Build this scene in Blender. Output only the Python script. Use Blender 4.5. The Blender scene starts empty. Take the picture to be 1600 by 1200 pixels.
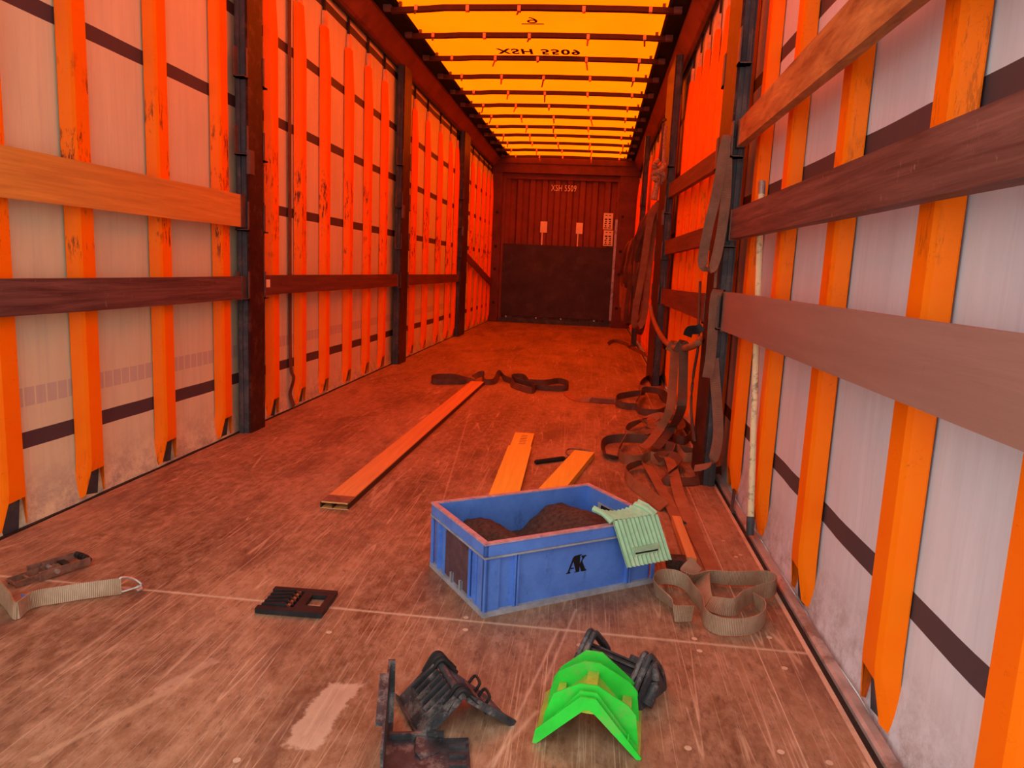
import bpy, bmesh, math, random
from mathutils import Vector, Matrix
random.seed(7)
SC = bpy.context.scene
COL = SC.collection
PI = math.pi

# ------------------------------------------------------------------ camera, sky, exposure
FPX, YAW, PITCH, ROLL = 1141.5, 0.1045, 0.1554, 0.0455
CAMP = Vector((1.8745, 0.0, 0.9532))
cy, sy, cp, sp, cr, sr = math.cos(YAW), math.sin(YAW), math.cos(PITCH), math.sin(PITCH), math.cos(ROLL), math.sin(ROLL)
FWD = Vector((-sy*cp, cy*cp, -sp)); R0 = Vector((cy, sy, 0)); U0 = R0.cross(FWD)
RIGHT = cr*R0 + sr*U0; UP = -sr*R0 + cr*U0
cam = bpy.data.cameras.new('camera'); cam.sensor_width = 36; cam.sensor_fit = 'HORIZONTAL'; cam.lens = FPX*36/1600
cam.clip_start = 0.02; cam.clip_end = 500
co = bpy.data.objects.new('camera', cam); COL.objects.link(co)
mw = Matrix((RIGHT, UP, -FWD)).transposed().to_4x4(); mw.translation = CAMP
co.matrix_world = mw; SC.camera = co

def U(px, py, axis, val):
    """point of the photograph laid on the real plane axis=val (0 side wall, 1 end wall, 2 floor)"""
    d = FWD*FPX + RIGHT*(px-800) - UP*(py-600)
    return CAMP + d*((val-CAMP[axis])/d[axis])

w = bpy.data.worlds.new('overcast_sky'); SC.world = w; w.use_nodes = True
nt = w.node_tree; nt.nodes.clear()
out = nt.nodes.new('ShaderNodeOutputWorld'); bg = nt.nodes.new('ShaderNodeBackground')
tc = nt.nodes.new('ShaderNodeTexCoord'); sx = nt.nodes.new('ShaderNodeSeparateXYZ'); rp = nt.nodes.new('ShaderNodeValToRGB')
nt.links.new(tc.outputs['Generated'], sx.inputs[0]); nt.links.new(sx.outputs['Z'], rp.inputs[0])
rp.color_ramp.elements[0].color = (.94, .93, .85, 1); rp.color_ramp.elements[1].color = (.96, .95, .88, 1)
nt.links.new(rp.outputs[0], bg.inputs[0]); nt.links.new(bg.outputs[0], out.inputs[0])
bg.inputs[1].default_value = 1.2
sl = bpy.data.lights.new('sun', 'SUN'); sl.energy = 3.9; sl.angle = math.radians(3); sl.color = (1.0, .96, .90)
so = bpy.data.objects.new('sun', sl); COL.objects.link(so); so.rotation_euler = (math.radians(-28), math.radians(8), 0)
SC.view_settings.view_transform = 'Standard'; SC.view_settings.look = 'None'
SC.view_settings.exposure = 0.90; SC.view_settings.gamma = 1; SC.view_settings.use_curve_mapping = False
SC.cycles.max_bounces = 14; SC.cycles.diffuse_bounces = 12; SC.cycles.transmission_bounces = 8
SC.cycles.use_denoising = True
SC.cycles.sample_clamp_indirect = 6

# ------------------------------------------------------------------ materials
class NT:
    def __init__(s, name):
        s.m = bpy.data.materials.new(name); s.m.use_nodes = True; s.t = s.m.node_tree
        s.b = s.t.nodes['Principled BSDF']; s.o = s.t.nodes['Material Output']
        s.b.inputs['Specular IOR Level'].default_value = .2
    def n(s, k, **kw):
        x = s.t.nodes.new(k)
        for a, v in kw.items(): setattr(x, a, v)
        return x
    def l(s, a, b): s.t.links.new(a, b)
    def pos(s, scale=(1, 1, 1), rot=(0, 0, 0), world=True):
        g = s.n('ShaderNodeNewGeometry') if world else s.n('ShaderNodeTexCoord')
        mp = s.n('ShaderNodeMapping'); mp.inputs['Scale'].default_value = scale; mp.inputs['Rotation'].default_value = rot
        s.l(g.outputs['Position' if world else 'Object'], mp.inputs[0]); return mp.outputs[0]
    def noise(s, vec, sc, det=4, rough=.6, dist=0):
        x = s.n('ShaderNodeTexNoise'); x.inputs['Scale'].default_value = sc; x.inputs['Detail'].default_value = det
        x.inputs['Roughness'].default_value = rough; x.inputs['Distortion'].default_value = dist
        s.l(vec, x.inputs['Vector']); return x.outputs[0]
    def ramp(s, f, *st):
        r = s.n('ShaderNodeValToRGB'); e = r.color_ramp.elements
        while len(e) < len(st): e.new(.5)
        for i, (p, c) in enumerate(st):
            e[i].position = p; e[i].color = (c, c, c, 1) if isinstance(c, (int, float)) else (*c, 1)
        s.l(f, r.inputs[0]); return r.outputs[0]
    def mix(s, f, a, b, mode='MIX'):
        x = s.n('ShaderNodeMix', data_type='RGBA', blend_type=mode)
        for i, v in ((0, f), (6, a), (7, b)):
            if isinstance(v, bpy.types.NodeSocket): s.l(v, x.inputs[i])
            elif i == 0: x.inputs[0].default_value = v
            else: x.inputs[i].default_value = (*v, 1)
        return x.outputs[2]
    def math(s, op, a, b=0, c=0):
        x = s.n('ShaderNodeMath', operation=op)
        for i, v in enumerate((a, b, c)):
            if isinstance(v, bpy.types.NodeSocket): s.l(v, x.inputs[i])
            else: x.inputs[i].default_value = v
        return x.outputs[0]
    def base(s, c):
        if isinstance(c, bpy.types.NodeSocket): s.l(c, s.b.inputs['Base Color'])
        else: s.b.inputs['Base Color'].default_value = (*c, 1)
    def bump(s, h, st=.3, d=.005):
        x = s.n('ShaderNodeBump'); x.inputs['Strength'].default_value = st; x.inputs['Distance'].default_value = d
        s.l(h, x.inputs['Height']); s.l(x.outputs[0], s.b.inputs['Normal'])
    def rough(s, v): s.b.inputs['Roughness'].default_value = v
    def trans(s, col, amt):
        """thin sheet: part of the daylight outside comes through"""
        tr = s.n('ShaderNodeBsdfTranslucent'); mx = s.n('ShaderNodeMixShader'); mx.inputs[0].default_value = amt
        if isinstance(col, bpy.types.NodeSocket): s.l(col, tr.inputs[0])
        else: tr.inputs[0].default_value = (*col, 1)
        s.l(s.b.outputs[0], mx.inputs[1]); s.l(tr.outputs[0], mx.inputs[2]); s.l(mx.outputs[0], s.o.inputs[0])

def plain(name, col, rough=.6, metal=0, var=.25, sc=14, dirt=None, bump=.15, world=True, stretch=(1, 1, 1)):
    n = NT(name); n.rough(rough); n.b.inputs['Metallic'].default_value = metal
    v = n.pos(stretch, world=world)
    f = n.noise(v, sc, 6, .65)
    dk = tuple(c*(1-var) for c in col); lt = tuple(min(1, c*(1+var)) for c in col)
    c = n.mix(n.ramp(f, (.3, 0), (.7, 1)), dk, lt)
    if dirt:
        g = n.noise(v, sc*.6, 8, .75)
        c = n.mix(n.ramp(g, (.52, 0), (.62, dirt[1])), c, dirt[0])
    n.base(c)
    if bump: n.bump(n.noise(v, sc*6, 4), bump, .002)
    return n.m

def wood(name, col, dk, stretch=(30, 1.2, 30), rough=.55, scuff=.35, world=True, scuffcol=(.5, .3, .2)):
    n = NT(name); n.rough(rough)
    v = n.pos(stretch, world=world)
    f = n.noise(v, 1.6, 8, .7, .6); f2 = n.noise(v, .7, 3)
    c = n.mix(n.ramp(f, (.32, 0), (.68, 1)), dk, col)
    c = n.mix(n.ramp(f2, (.45, 0), (.7, .5)), c, dk)
    v2 = n.pos((6, 22, 9), (0.4, .3, .9), world=world)
    sc = n.noise(v2, 2.2, 9, .8)
    c = n.mix(n.ramp(sc, (.60, 0), (.68, scuff)), c, scuffcol)
    n.base(c); n.bump(f, .35, .003); return n.m

# floor panels: brown phenolic plywood, pale scratches, wear and dust patches
def floor_mat():
    n = NT('worn brown plywood'); n.rough(.5)
    v = n.pos(); vs = n.pos((1, .33, 1), (0, 0, .12))
    big = n.noise(vs, 2.2, 7, .7); fine = n.noise(n.pos((1, .5, 1)), 30, 5, .7)
    c = n.mix(n.ramp(big, (.36, 0), (.64, 1)), (.175, .078, .040), (.43, .235, .140))
    c = n.mix(n.ramp(fine, (.42, .0), (.66, .5)), c, (.58, .37, .25))
    c = n.mix(n.ramp(n.noise(n.pos((1, .4, 1), (0, 0, .5)), 46, 6, .8), (.52, .0), (.66, .6)), c, (.10, .045, .03))
    # mesh grain
    w1 = n.n('ShaderNodeTexWave'); w1.inputs['Scale'].default_value = 160; w1.inputs['Distortion'].default_value = 1.5; n.l(n.pos((1, .05, 1)), w1.inputs[0])
    c = n.mix(n.ramp(w1.outputs[0], (.2, .18), (.7, 0)), c, (.10, .045, .03))
    # dark damp smears
    c = n.mix(n.ramp(n.noise(n.pos((1.6, .5, 1), (0, 0, -.3)), 2.6, 8, .72), (.50, 0), (.64, .7)), c, (.13, .055, .038))
    # long pale scratches in several directions
    for ang, sx_, sy_, s_, w_, a_ in ((-.12, 7, .16, 2.1, .006, .9), (.30, 8, .14, 1.9, .006, .8), (-.60, 7, .16, 2.3, .006, .75), (.06, 13, .2, 2.2, .008, .7), (1.45, 6, .15, 1.6, .005, .6), (-.32, 9, .2, 2.4, .006, .7), (.75, 6, .14, 2.1, .005, .5)):
        q = n.noise(n.pos((sx_, sy_, 1), (0, 0, ang)), s_, 0, .5)
        line = n.ramp(n.math('ABSOLUTE', n.math('SUBTRACT', q, .5)), (0, a_*.75), (w_, 0))
        brk = n.ramp(n.noise(n.pos((1, .6, 1), (0, 0, ang)), 3.7+s_, 4), (.47, 0), (.56, 1))
        c = n.mix(n.math('MULTIPLY', line, brk), c, (.70, .48, .33))
    # scuffed dusty spots
    c = n.mix(n.ramp(n.noise(n.pos((1, .5, 1), (0, 0, .2)), 7, 9, .8), (.60, 0), (.72, .5)), c, (.56, .40, .30))
    # two worn-through pale patches
    def patch(cx, cyy, ang, hx, hy, col, amt, c, edge=.03):
        g = n.n('ShaderNodeNewGeometry'); mp = n.n('ShaderNodeMapping', vector_type='TEXTURE')
        mp.inputs['Location'].default_value = (cx, cyy, 0); mp.inputs['Rotation'].default_value = (0, 0, ang)
        n.l(g.outputs['Position'], mp.inputs[0]); s_ = n.n('ShaderNodeSeparateXYZ'); n.l(mp.outputs[0], s_.inputs[0])
        dx = n.math('SUBTRACT', n.math('ABSOLUTE', s_.outputs[0]), hx); dy = n.math('SUBTRACT', n.math('ABSOLUTE', s_.outputs[1]), hy)
        d = n.math('MAXIMUM', dx, dy); d = n.math('ADD', d, n.math('MULTIPLY', n.math('SUBTRACT', n.noise(v, 16, 8, .75), .5), edge))
        rim = n.ramp(n.math('MULTIPLY', n.math('ADD', d, .5), 1), (.46, amt*.75), (.495, amt), (.502, 0))
        return n.mix(rim, c, col)
    p1 = U(505, 1115, 2, 0); c = patch(p1.x, p1.y, -.05, .040, .120, (.62, .44, .33), .75, c, .07)
    p2 = U(150, 1130, 2, 0); c = patch(p2.x+.03, p2.y+.03, -.42, .012, .17, (.52, .34, .22), .6, c, .04)
    p3 = U(290, 1055, 2, 0); c = patch(p3.x, p3.y, -.42, .014, .08, (.55, .36, .26), .5, c, .04)
    for (ax, ay, bx, by, hw_, am) in ((900, 952, 850, 1070, .003, .8), (872, 985, 770, 1200, .0035, .85), (840, 1110, 760, 1200, .005, .5), (545, 1035, 475, 1150, .003, .6), (735, 640, 690, 790, .003, .6), (250, 930, 40, 1080, .002, .6), (430, 925, 250, 1100, .002, .5), (905, 960, 905, 1190, .002, .5)):
        A_, B_ = U(ax, ay, 2, 0), U(bx, by, 2, 0); d_ = B_-A_
        c = patch((A_.x+B_.x)/2, (A_.y+B_.y)/2, math.atan2(-d_.x, d_.y), hw_, d_.length/2, (.66, .47, .34), am, c, .006)
    # dusty joint between the first panels
    g = n.n('ShaderNodeNewGeometry'); s_ = n.n('ShaderNodeSeparateXYZ'); n.l(g.outputs['Position'], s_.inputs[0])
    jd = n.math('ABSOLUTE', n.math('SUBTRACT', s_.outputs[1], 1.852)); jd = n.math('ADD', jd, n.math('MULTIPLY', n.noise(v, 24, 6, .8), -.014))
    c = n.mix(n.ramp(n.math('ADD', jd, .02), (.014, .8), (.022, 0)), c, (.64, .46, .33))
    n.base(c); n.bump(fine, .25, .0015)
    return n.m

def curtain_mat(name, stripes, dots=None, tint=(1, 1, 1)):
    n = NT(name); n.rough(.55)
    g = n.n('ShaderNodeNewGeometry'); s_ = n.n('ShaderNodeSeparateXYZ'); n.l(g.outputs['Position'], s_.inputs[0]); z = s_.outputs[2]; y = s_.outputs[1]
    f = n.noise(n.pos((1, 3, .5)), 3, 7, .7)
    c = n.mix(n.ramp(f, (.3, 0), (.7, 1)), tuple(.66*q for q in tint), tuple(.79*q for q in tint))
    # grime low down, faint rubs
    low = n.ramp(z, (.02, .75), (.22, 0)); gr = n.ramp(n.noise(n.pos((1, 1.2, 1.6)), 7, 9, .8), (.42, 0), (.6, 1))
    c = n.mix(n.math('MULTIPLY', low, gr), c, (.30, .25, .23))
    rub = n.ramp(n.noise(n.pos((1, 2.2, .7), (0.25, 0, 0)), 5, 11, .85), (.63, 0), (.72, .45))
    c = n.mix(rub, c, (.36, .31, .30))
    crease = n.ramp(n.noise(n.pos((1, 22, .5)), 2.2, 3, .6), (.56, 0), (.62, .10)); c = n.mix(crease, c, (.42, .40, .42))
    if dots:
        inb = n.math('LESS_THAN', n.math('ABSOLUTE', n.math('SUBTRACT', z, dots)), .033)
        cell = n.math('GREATER_THAN', n.math('FRACT', n.math('MULTIPLY', y, 19)), .14)
        c = n.mix(n.math('MULTIPLY', n.math('MULTIPLY', inb, cell), .5), c, (.42, .36, .40))
    for zz in stripes:
        m_ = n.math('LESS_THAN', n.math('ABSOLUTE', n.math('SUBTRACT', z, zz)), .029)
        c = n.mix(m_, c, (.085, .055, .065))
    n.base(c); n.bump(n.noise(n.pos((1, 3, 1)), 4, 3), .15, .01)
    return n.m

def strip_mat():
    n = NT('orange coated webbing'); n.rough(.42); n.b.inputs['Specular IOR Level'].default_value = .08
    v = n.pos()
    c = n.mix(n.ramp(n.noise(v, 5, 3), (.3, 0), (.7, 1)), (1.0, .16, .002), (1.0, .20, .003))
    g = n.n('ShaderNodeNewGeometry'); s_ = n.n('ShaderNodeSeparateXYZ'); n.l(g.outputs['Position'], s_.inputs[0]); z = s_.outputs[2]
    m1 = n.ramp(n.math('MULTIPLY', z, .4), (.0, 1), (.05, .2), (.11, .0), (.36, .0), (.40, 1), (.60, 1), (.66, 0))
    k = n.ramp(n.noise(n.pos((60, 60, 9)), 1, 8, .8), (.53, 0), (.56, 1))
    k2 = n.ramp(n.noise(n.pos((4, 4, 3)), 1.7, 3, .6), (.46, 0), (.54, 1))
    c = n.mix(n.math('MULTIPLY', n.math('MULTIPLY', k, k2), n.math('MULTIPLY', m1, n.ramp(s_.outputs[0], (.4, .9), (.6, .35)))), c, (.05, .02, .015))
    sc = n.noise(n.pos((8, 8, 20), (.2, .4, 0)), 3, 2); line = n.ramp(n.math('ABSOLUTE', n.math('SUBTRACT', sc, .5)), (0, .6), (.004, 0))
    c = n.mix(n.math('MULTIPLY', line, n.ramp(n.noise(v, 6, 2), (.55, 0), (.62, 1))), c, (.25, .05, .02))
    n.base(c); return n.m

def roof_mat():
    n = NT('translucent orange roof tarpaulin'); n.rough(.6)
    v = n.pos((1, .6, 1)); c = n.mix(n.ramp(n.noise(v, 1.3, 5, .6), (.3, 0), (.7, 1)), (1.0, .078, .0002), (1.0, .097, .0003))
    c2 = n.mix(n.ramp(n.noise(n.pos((.8, 3, 1)), 3, 8, .75), (.62, 0), (.72, .25)), c, (.85, .060, .0002))
    n.base((.9, .18, .01)); n.trans(c2, .85); return n.m

def webbing(name, col, dk, sat=.5):
    n = NT(name); n.rough(.75)
    uv = n.n('ShaderNodeUVMap'); mp = n.n('ShaderNodeMapping'); n.l(uv.outputs[0], mp.inputs[0]); mp.inputs['Scale'].default_value = (1, 1, 1)
    wv = n.n('ShaderNodeTexWave', bands_direction='X'); wv.inputs['Scale'].default_value = 68; wv.inputs['Distortion'].default_value = .6; wv.inputs['Detail'].default_value = 2
    n.l(mp.outputs[0], wv.inputs[0])
    f = n.noise(n.pos(), 9, 5, .7)
    c = n.mix(n.ramp(f, (.3, 0), (.7, 1)), dk, col)
    c = n.mix(n.ramp(wv.outputs[0], (.0, sat), (.6, 0)), c, tuple(x*.45 for x in dk))
    n.base(c); n.bump(wv.outputs[0], .5, .0012); return n.m

def crate_mat():
    n = NT('scuffed blue polypropylene'); n.rough(.42)
    v = n.pos(); c = n.mix(n.ramp(n.noise(v, 9, 6, .7), (.3, 0), (.7, 1)), (.075, .18, .62), (.12, .27, .78))
    c = n.mix(n.ramp(n.noise(v, 26, 10, .8), (.60, 0), (.70, .5)), c, (.35, .40, .52))
    sc = n.noise(n.pos((7, 7, 22), (.5, .2, .3)), 3, 2); line = n.ramp(n.math('ABSOLUTE', n.math('SUBTRACT', sc, .5)), (0, .5), (.005, 0))
    c = n.mix(n.math('MULTIPLY', line, n.ramp(n.noise(v, 11, 2), (.52, 0), (.6, 1))), c, (.02, .035, .09))
    c = n.mix(n.ramp(n.noise(n.pos((1, 1, .4)), 16, 6, .8), (.58, 0), (.72, .45)), c, (.02, .04, .14))
    n.base(c); return n.m

M = {}
M['floor'] = floor_mat()
M['dust'] = plain('pale dust in joints', (.60, .42, .30), .9, var=.2)
M['curtL'] = curtain_mat('grey curtain warm light tint', (.295, 1.24, 1.75, 2.2, 2.66), .445, (1, .97, .66))  # tint puts the warmer light on the left side into the colour
M['curtR'] = curtain_mat('grey curtain cool light tint', (.30, 1.32, 1.86, 2.34), None, (.94, .97, 1.10))  # tint puts the cool rear daylight into the colour
M['strip'] = strip_mat()
M['roof'] = roof_mat()
M['hanger'] = plain('pale hanger tape', (.80, .42, .20), .7)
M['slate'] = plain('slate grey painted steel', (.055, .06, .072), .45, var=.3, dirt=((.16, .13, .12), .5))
M['postface'] = plain('worn steel with orange light tint', (.040, .012, .010), .4, var=.4, sc=22, dirt=((.22, .11, .08), .3))  # worn post steel with the orange light painted in as reddish brown
M['rail'] = plain('red brown painted beam', (.24, .075, .04), .5, var=.25, sc=3, dirt=((.12, .04, .025), .6))
M['gather'] = plain('dark folded roof edge', (.010, .014, .008), .8, var=.7, sc=9)
M['bow'] = plain('roof bow steel', (.055, .018, .014), .45, var=.2)
M['bracket'] = plain('bracket steel', (.16, .09, .075), .45, metal=.3, var=.3)
M['galv'] = plain('galvanised rail', (.44, .38, .36), .4, metal=.25, var=.3, sc=9, dirt=((.20, .13, .10), .8))
M['gutter'] = plain('dark rail gutter', (.13, .105, .10), .6, var=.35, sc=6, dirt=((.24, .18, .15), .5))
M['darktrim'] = plain('black trim and gap shade', (.03, .024, .022), .7, var=.5)
M['front'] = plain('red oxide steel', (.21, .055, .028), .5, var=.18, sc=3, dirt=((.14, .04, .025), .5))
M['fpost'] = plain('dark red steel post', (.14, .04, .026), .5, var=.25, sc=5, dirt=((.09, .03, .02), .7))
M['darkply'] = plain('dark plywood panel', (.055, .035, .04), .5, var=.3, sc=4, dirt=((.10, .07, .07), .5))
M['black'] = plain('dirty black plastic', (.045, .045, .052), .38, var=.5, sc=30, dirt=((.24, .20, .19), .7))
M['blackclean'] = plain('black plastic', (.022, .02, .022), .4, var=.4)
M['green'] = plain('bright green plastic', (.035, .66, .055), .38, var=.12, sc=20, dirt=((.20, .45, .10), .45))
M['greendk'] = plain('olive green inner plastic', (.34, .50, .06), .4, var=.3, sc=22, dirt=((.40, .38, .22), .6))
M['pale'] = plain('pale green plastic', (.36, .60, .38), .35, var=.15, sc=25, dirt=((.62, .70, .52), .45))
M['crate'] = crate_mat()
M['cratelip'] = plain('dusty grey lip', (.33, .34, .40), .6, var=.3, sc=20)
M['craterim'] = plain('worn pinkish rim', (.55, .30, .33), .5, var=.3, sc=30, dirt=((.08, .12, .40), .6))
M['mat'] = plain('brown rubber granulate', (.085, .048, .038), .95, var=.5, sc=70, bump=.7)
M['ink'] = plain('black print', (.012, .010, .012), .5, var=.1)
M['inkroof'] = plain('dark roof lettering', (.05, .012, .004), .6, var=.1)
M['whiteprint'] = plain('white lettering', (.85, .80, .75), .5, var=.05)
M['paper'] = plain('cream sticker', (.85, .78, .62), .5, var=.06)
M['kraft'] = plain('brown paper label', (.11, .06, .075), .7, var=.3, sc=30)
M['woodlight'] = wood('light side slat', (.80, .36, .07), (.56, .22, .045), scuff=.2)
M['woodup'] = wood('worn light slat', (.66, .30, .10), (.24, .08, .03), stretch=(14, 2.5, 14), scuff=.3, scuffcol=(.10, .03, .015))
M['wooddark'] = wood('weathered dark slat', (.24, .105, .085), (.075, .03, .028), scuff=.45)
M['woodmid'] = wood('red brown slat', (.23, .075, .05), (.10, .032, .025), scuff=.4)
M['woodsmooth'] = wood('smooth brown slat', (.36, .20, .165), (.28, .15, .12), stretch=(10, .6, 10), scuff=.25, scuffcol=(.14, .07, .06))
M['plank'] = wood('planed orange board', (.78, .37, .13), (.62, .27, .09), scuff=.15)
M['yellow'] = wood('yellow varnished board', (.92, .66, .09), (.80, .50, .06), scuff=.08)
M['web'] = webbing('grey brown webbing', (.58, .42, .30), (.32, .18, .105), .75)
M['webred'] = webbing('rust brown webbing', (.45, .19, .09), (.28, .10, .05), .35)
M['webhang'] = webbing('hanging brown webbing', (.32, .16, .105), (.19, .085, .055))
M['webdark'] = webbing('dark brown webbing', (.20, .095, .06), (.10, .045, .035), .35)
M['steel'] = plain('worn steel', (.45, .42, .40), .35, metal=.7, var=.3, sc=40)
M['rust'] = plain('rusty steel', (.25, .12, .085), .55, metal=.3, var=.4, sc=40)
M['cream'] = plain('chipped cream paint', (.78, .68, .42), .5, var=.1, sc=30, dirt=((.12, .10, .08), .8))
M['bluec'] = plain('blue plastic', (.10, .16, .45), .4)
M['rope'] = plain('fraying rope', (.36, .22, .13), .9, var=.5, sc=60)
M['asphalt'] = plain('yard asphalt', (.30, .29, .28), .9, var=.2, sc=2)

# ------------------------------------------------------------------ mesh helpers
WM = {}
SPLIT = {'rib', 'end_fitting', 'side_rail', 'label_clip', 'corner_column', 'foot_bead', 'end_cap'}
def obj(name, bm, mt, parent=None, **k):
    if name in SPLIT and parent is not None:
        bm.verts.index_update(); seen = set(); isl = []
        for v in bm.verts:
            if v in seen: continue
            st, cur = [v], []
            seen.add(v)
            while st:
                q = st.pop(); cur.append(q)
                for e in q.link_edges:
                    w_ = e.other_vert(q)
                    if w_ not in seen: seen.add(w_); st.append(w_)
            isl.append(cur)
        if len(isl) > 1:
            last = None
            for cur in isl:
                b2 = BM(); mp = {v: b2.verts.new(v.co) for v in cur}; fs = {f for v in cur for f in v.link_faces}
                for f in fs: b2.faces.new([mp[v] for v in f.verts])
                last = obj_one(name, b2, mt, parent, **k)
            bm.free(); return last
    return obj_one(name, bm, mt, parent, **k)
def obj_one(name, bm, mt, parent=None, origin=None, smooth=False, bevel=0, label=None):
    me = bpy.data.meshes.new(name); o = bpy.data.objects.new(name, me); COL.objects.link(o)
    if parent is not None:
        m = WM.get(parent.name, Matrix.Identity(4)); o.parent = parent
    else:
        m = Matrix.Translation(origin) if origin is not None else Matrix.Identity(4)
        o.matrix_world = m
    WM[o.name] = m
    if bevel:
        bmesh.ops.bevel(bm, geom=[e for e in bm.edges if e.is_manifold and e.calc_face_angle(0) > .5], offset=bevel, segments=1, affect='EDGES', profile=.5)
    bmesh.ops.transform(bm, matrix=m.inverted(), verts=bm.verts)
    bmesh.ops.recalc_face_normals(bm, faces=bm.faces)
    bm.to_mesh(me); bm.free(); me.materials.append(mt)
    if smooth:
        for p in me.polygons: p.use_smooth = True
        try: me.set_sharp_from_angle(angle=math.radians(38))
        except Exception: pass
    if label: o['label'] = label
    return o
def tag(o, label, cat, group=None, kind=None):
    if label: o['label'] = label
    if cat: o['category'] = cat
    if group: o['group'] = group
    if kind: o['kind'] = kind
    return o
def thing(name, label, cat, loc, rz=0, group=None):
    o = bpy.data.objects.new(name, None); COL.objects.link(o); o.empty_display_size = .1
    m = Matrix.Translation(loc) @ Matrix.Rotation(rz, 4, 'Z'); o.matrix_world = m; WM[o.name] = m
    return tag(o, label, cat, group)
def struct(name, bm, mt, parent=None, **k):
    o = obj(name, bm, mt, parent, **k)
    if parent is None: o['kind'] = 'structure'
    return o
def BM(): return bmesh.new()
def box(bm, a, b, m=None):
    vs = [bm.verts.new((x, y, z)) for x in (a[0], b[0]) for y in (a[1], b[1]) for z in (a[2], b[2])]
    for f in ((0, 1, 3, 2), (4, 6, 7, 5), (0, 4, 5, 1), (2, 3, 7, 6), (0, 2, 6, 4), (1, 5, 7, 3)): bm.faces.new([vs[i] for i in f])
    if m is not None: bmesh.ops.transform(bm, matrix=m, verts=vs)
    return bm
def bar(bm, p, q, wv, tv, shrink=1):
    """box from p to q with half-extent vectors wv, tv"""
    p, q, wv, tv = Vector(p), Vector(q), Vector(wv), Vector(tv)
    a = [bm.verts.new(p+s*wv+t*tv) for s, t in ((-1, -1), (1, -1), (1, 1), (-1, 1))]
    b = [bm.verts.new(q+(s*wv+t*tv)*shrink) for s, t in ((-1, -1), (1, -1), (1, 1), (-1, 1))]
    bm.faces.new(a[::-1]); bm.faces.new(b)
    for i in range(4): bm.faces.new((a[i], a[(i+1) % 4], b[(i+1) % 4], b[i]))
    return bm
def prism(bm, poly, m, d):
    """polygon (x,y) extruded along local z by d, placed by matrix m"""
    a = [bm.verts.new(m @ Vector((x, y, 0))) for x, y in poly]; b = [bm.verts.new(m @ Vector((x, y, d))) for x, y in poly]
    n = len(poly); bm.faces.new(a[::-1]); bm.faces.new(b)
    for i in range(n): bm.faces.new((a[i], a[(i+1) % n], b[(i+1) % n], b[i]))
    return bm
def crom(pts, n):
    P = [pts[0]]+list(pts)+[pts[-1]]; o = []
    for i in range(1, len(P)-2):
        for k in range(n):
            t = k/n; a, b, c, d = P[i-1], P[i], P[i+1], P[i+2]
            o.append(.5*((2*b)+(c-a)*t+(2*a-5*b+4*c-d)*t*t+(3*b-a-3*c+d)*t**3))
    o.append(P[-2]); return o
def tube(bm, pts, r, n=8, sub=4, cap=True):
    pts = [Vector(p) for p in pts]; P = crom(pts, sub) if sub > 1 else pts
    rad = r if callable(r) else (lambda t: r)
    rings = []; up = Vector((0, 0, 1))
    for i, p in enumerate(P):
        t = (P[min(i+1, len(P)-1)]-P[max(i-1, 0)]).normalized()
        s = t.cross(up)
        if s.length < .2: s = t.cross(Vector((1, 0, 0)))
        s.normalize(); u = s.cross(t); rr = rad(i/max(1, len(P)-1))
        rings.append([bm.verts.new(p+(s*math.cos(a)+u*math.sin(a))*rr) for a in [2*PI*k/n for k in range(n)]])
    for A, B in zip(rings, rings[1:]):
        for k in range(n): bm.faces.new((A[k], A[(k+1) % n], B[(k+1) % n], B[k]))
    if cap: bm.faces.new(rings[0][::-1]); bm.faces.new(rings[-1])
    return bm
def ribbon(bm, pts, wd, wid=.05, th=.0028, sub=6):
    """webbing: centre line pts, width directions wd (one per point)"""
    P = crom([Vector(p) for p in pts], sub); D = crom([Vector(d).normalized() for d in wd], sub)
    uvl = bm.loops.layers.uv.verify(); rows = []; L = 0; Ls = []
    prev = None
    for i, p in enumerate(P):
        t = (P[min(i+1, len(P)-1)]-P[max(i-1, 0)])
        t = t.normalized() if t.length > 1e-7 else Vector((0, 1, 0))
        w_ = D[i]-t*D[i].dot(t)
        if w_.length < .05: w_ = prev if prev is not None else t.orthogonal()
        w_.normalize()
        if prev is not None and w_.dot(prev) < 0 and w_.dot(prev) < -.2: w_ = w_
        prev = w_; nn = t.cross(w_).normalized()
        if i: L += (p-P[i-1]).length
        Ls.append(L); a = w_*wid/2; b = nn*th/2
        rows.append([bm.verts.new(p-a-b), bm.verts.new(p+a-b), bm.verts.new(p+a+b), bm.verts.new(p-a+b)])
    for i in range(len(rows)-1):
        A, B = rows[i], rows[i+1]
        for k in range(4):
            f = bm.faces.new((A[k], A[(k+1) % 4], B[(k+1) % 4], B[k]))
            for lp, (u, v) in zip(f.loops, ((Ls[i], k == 1 or k == 2), (Ls[i], k == 0 or k == 1), (Ls[i+1], k == 0 or k == 1), (Ls[i+1], k == 1 or k == 2))): lp[uvl].uv = (u, .05*v)
    bm.faces.new(rows[0][::-1]); bm.faces.new(rows[-1]); return bm
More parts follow.
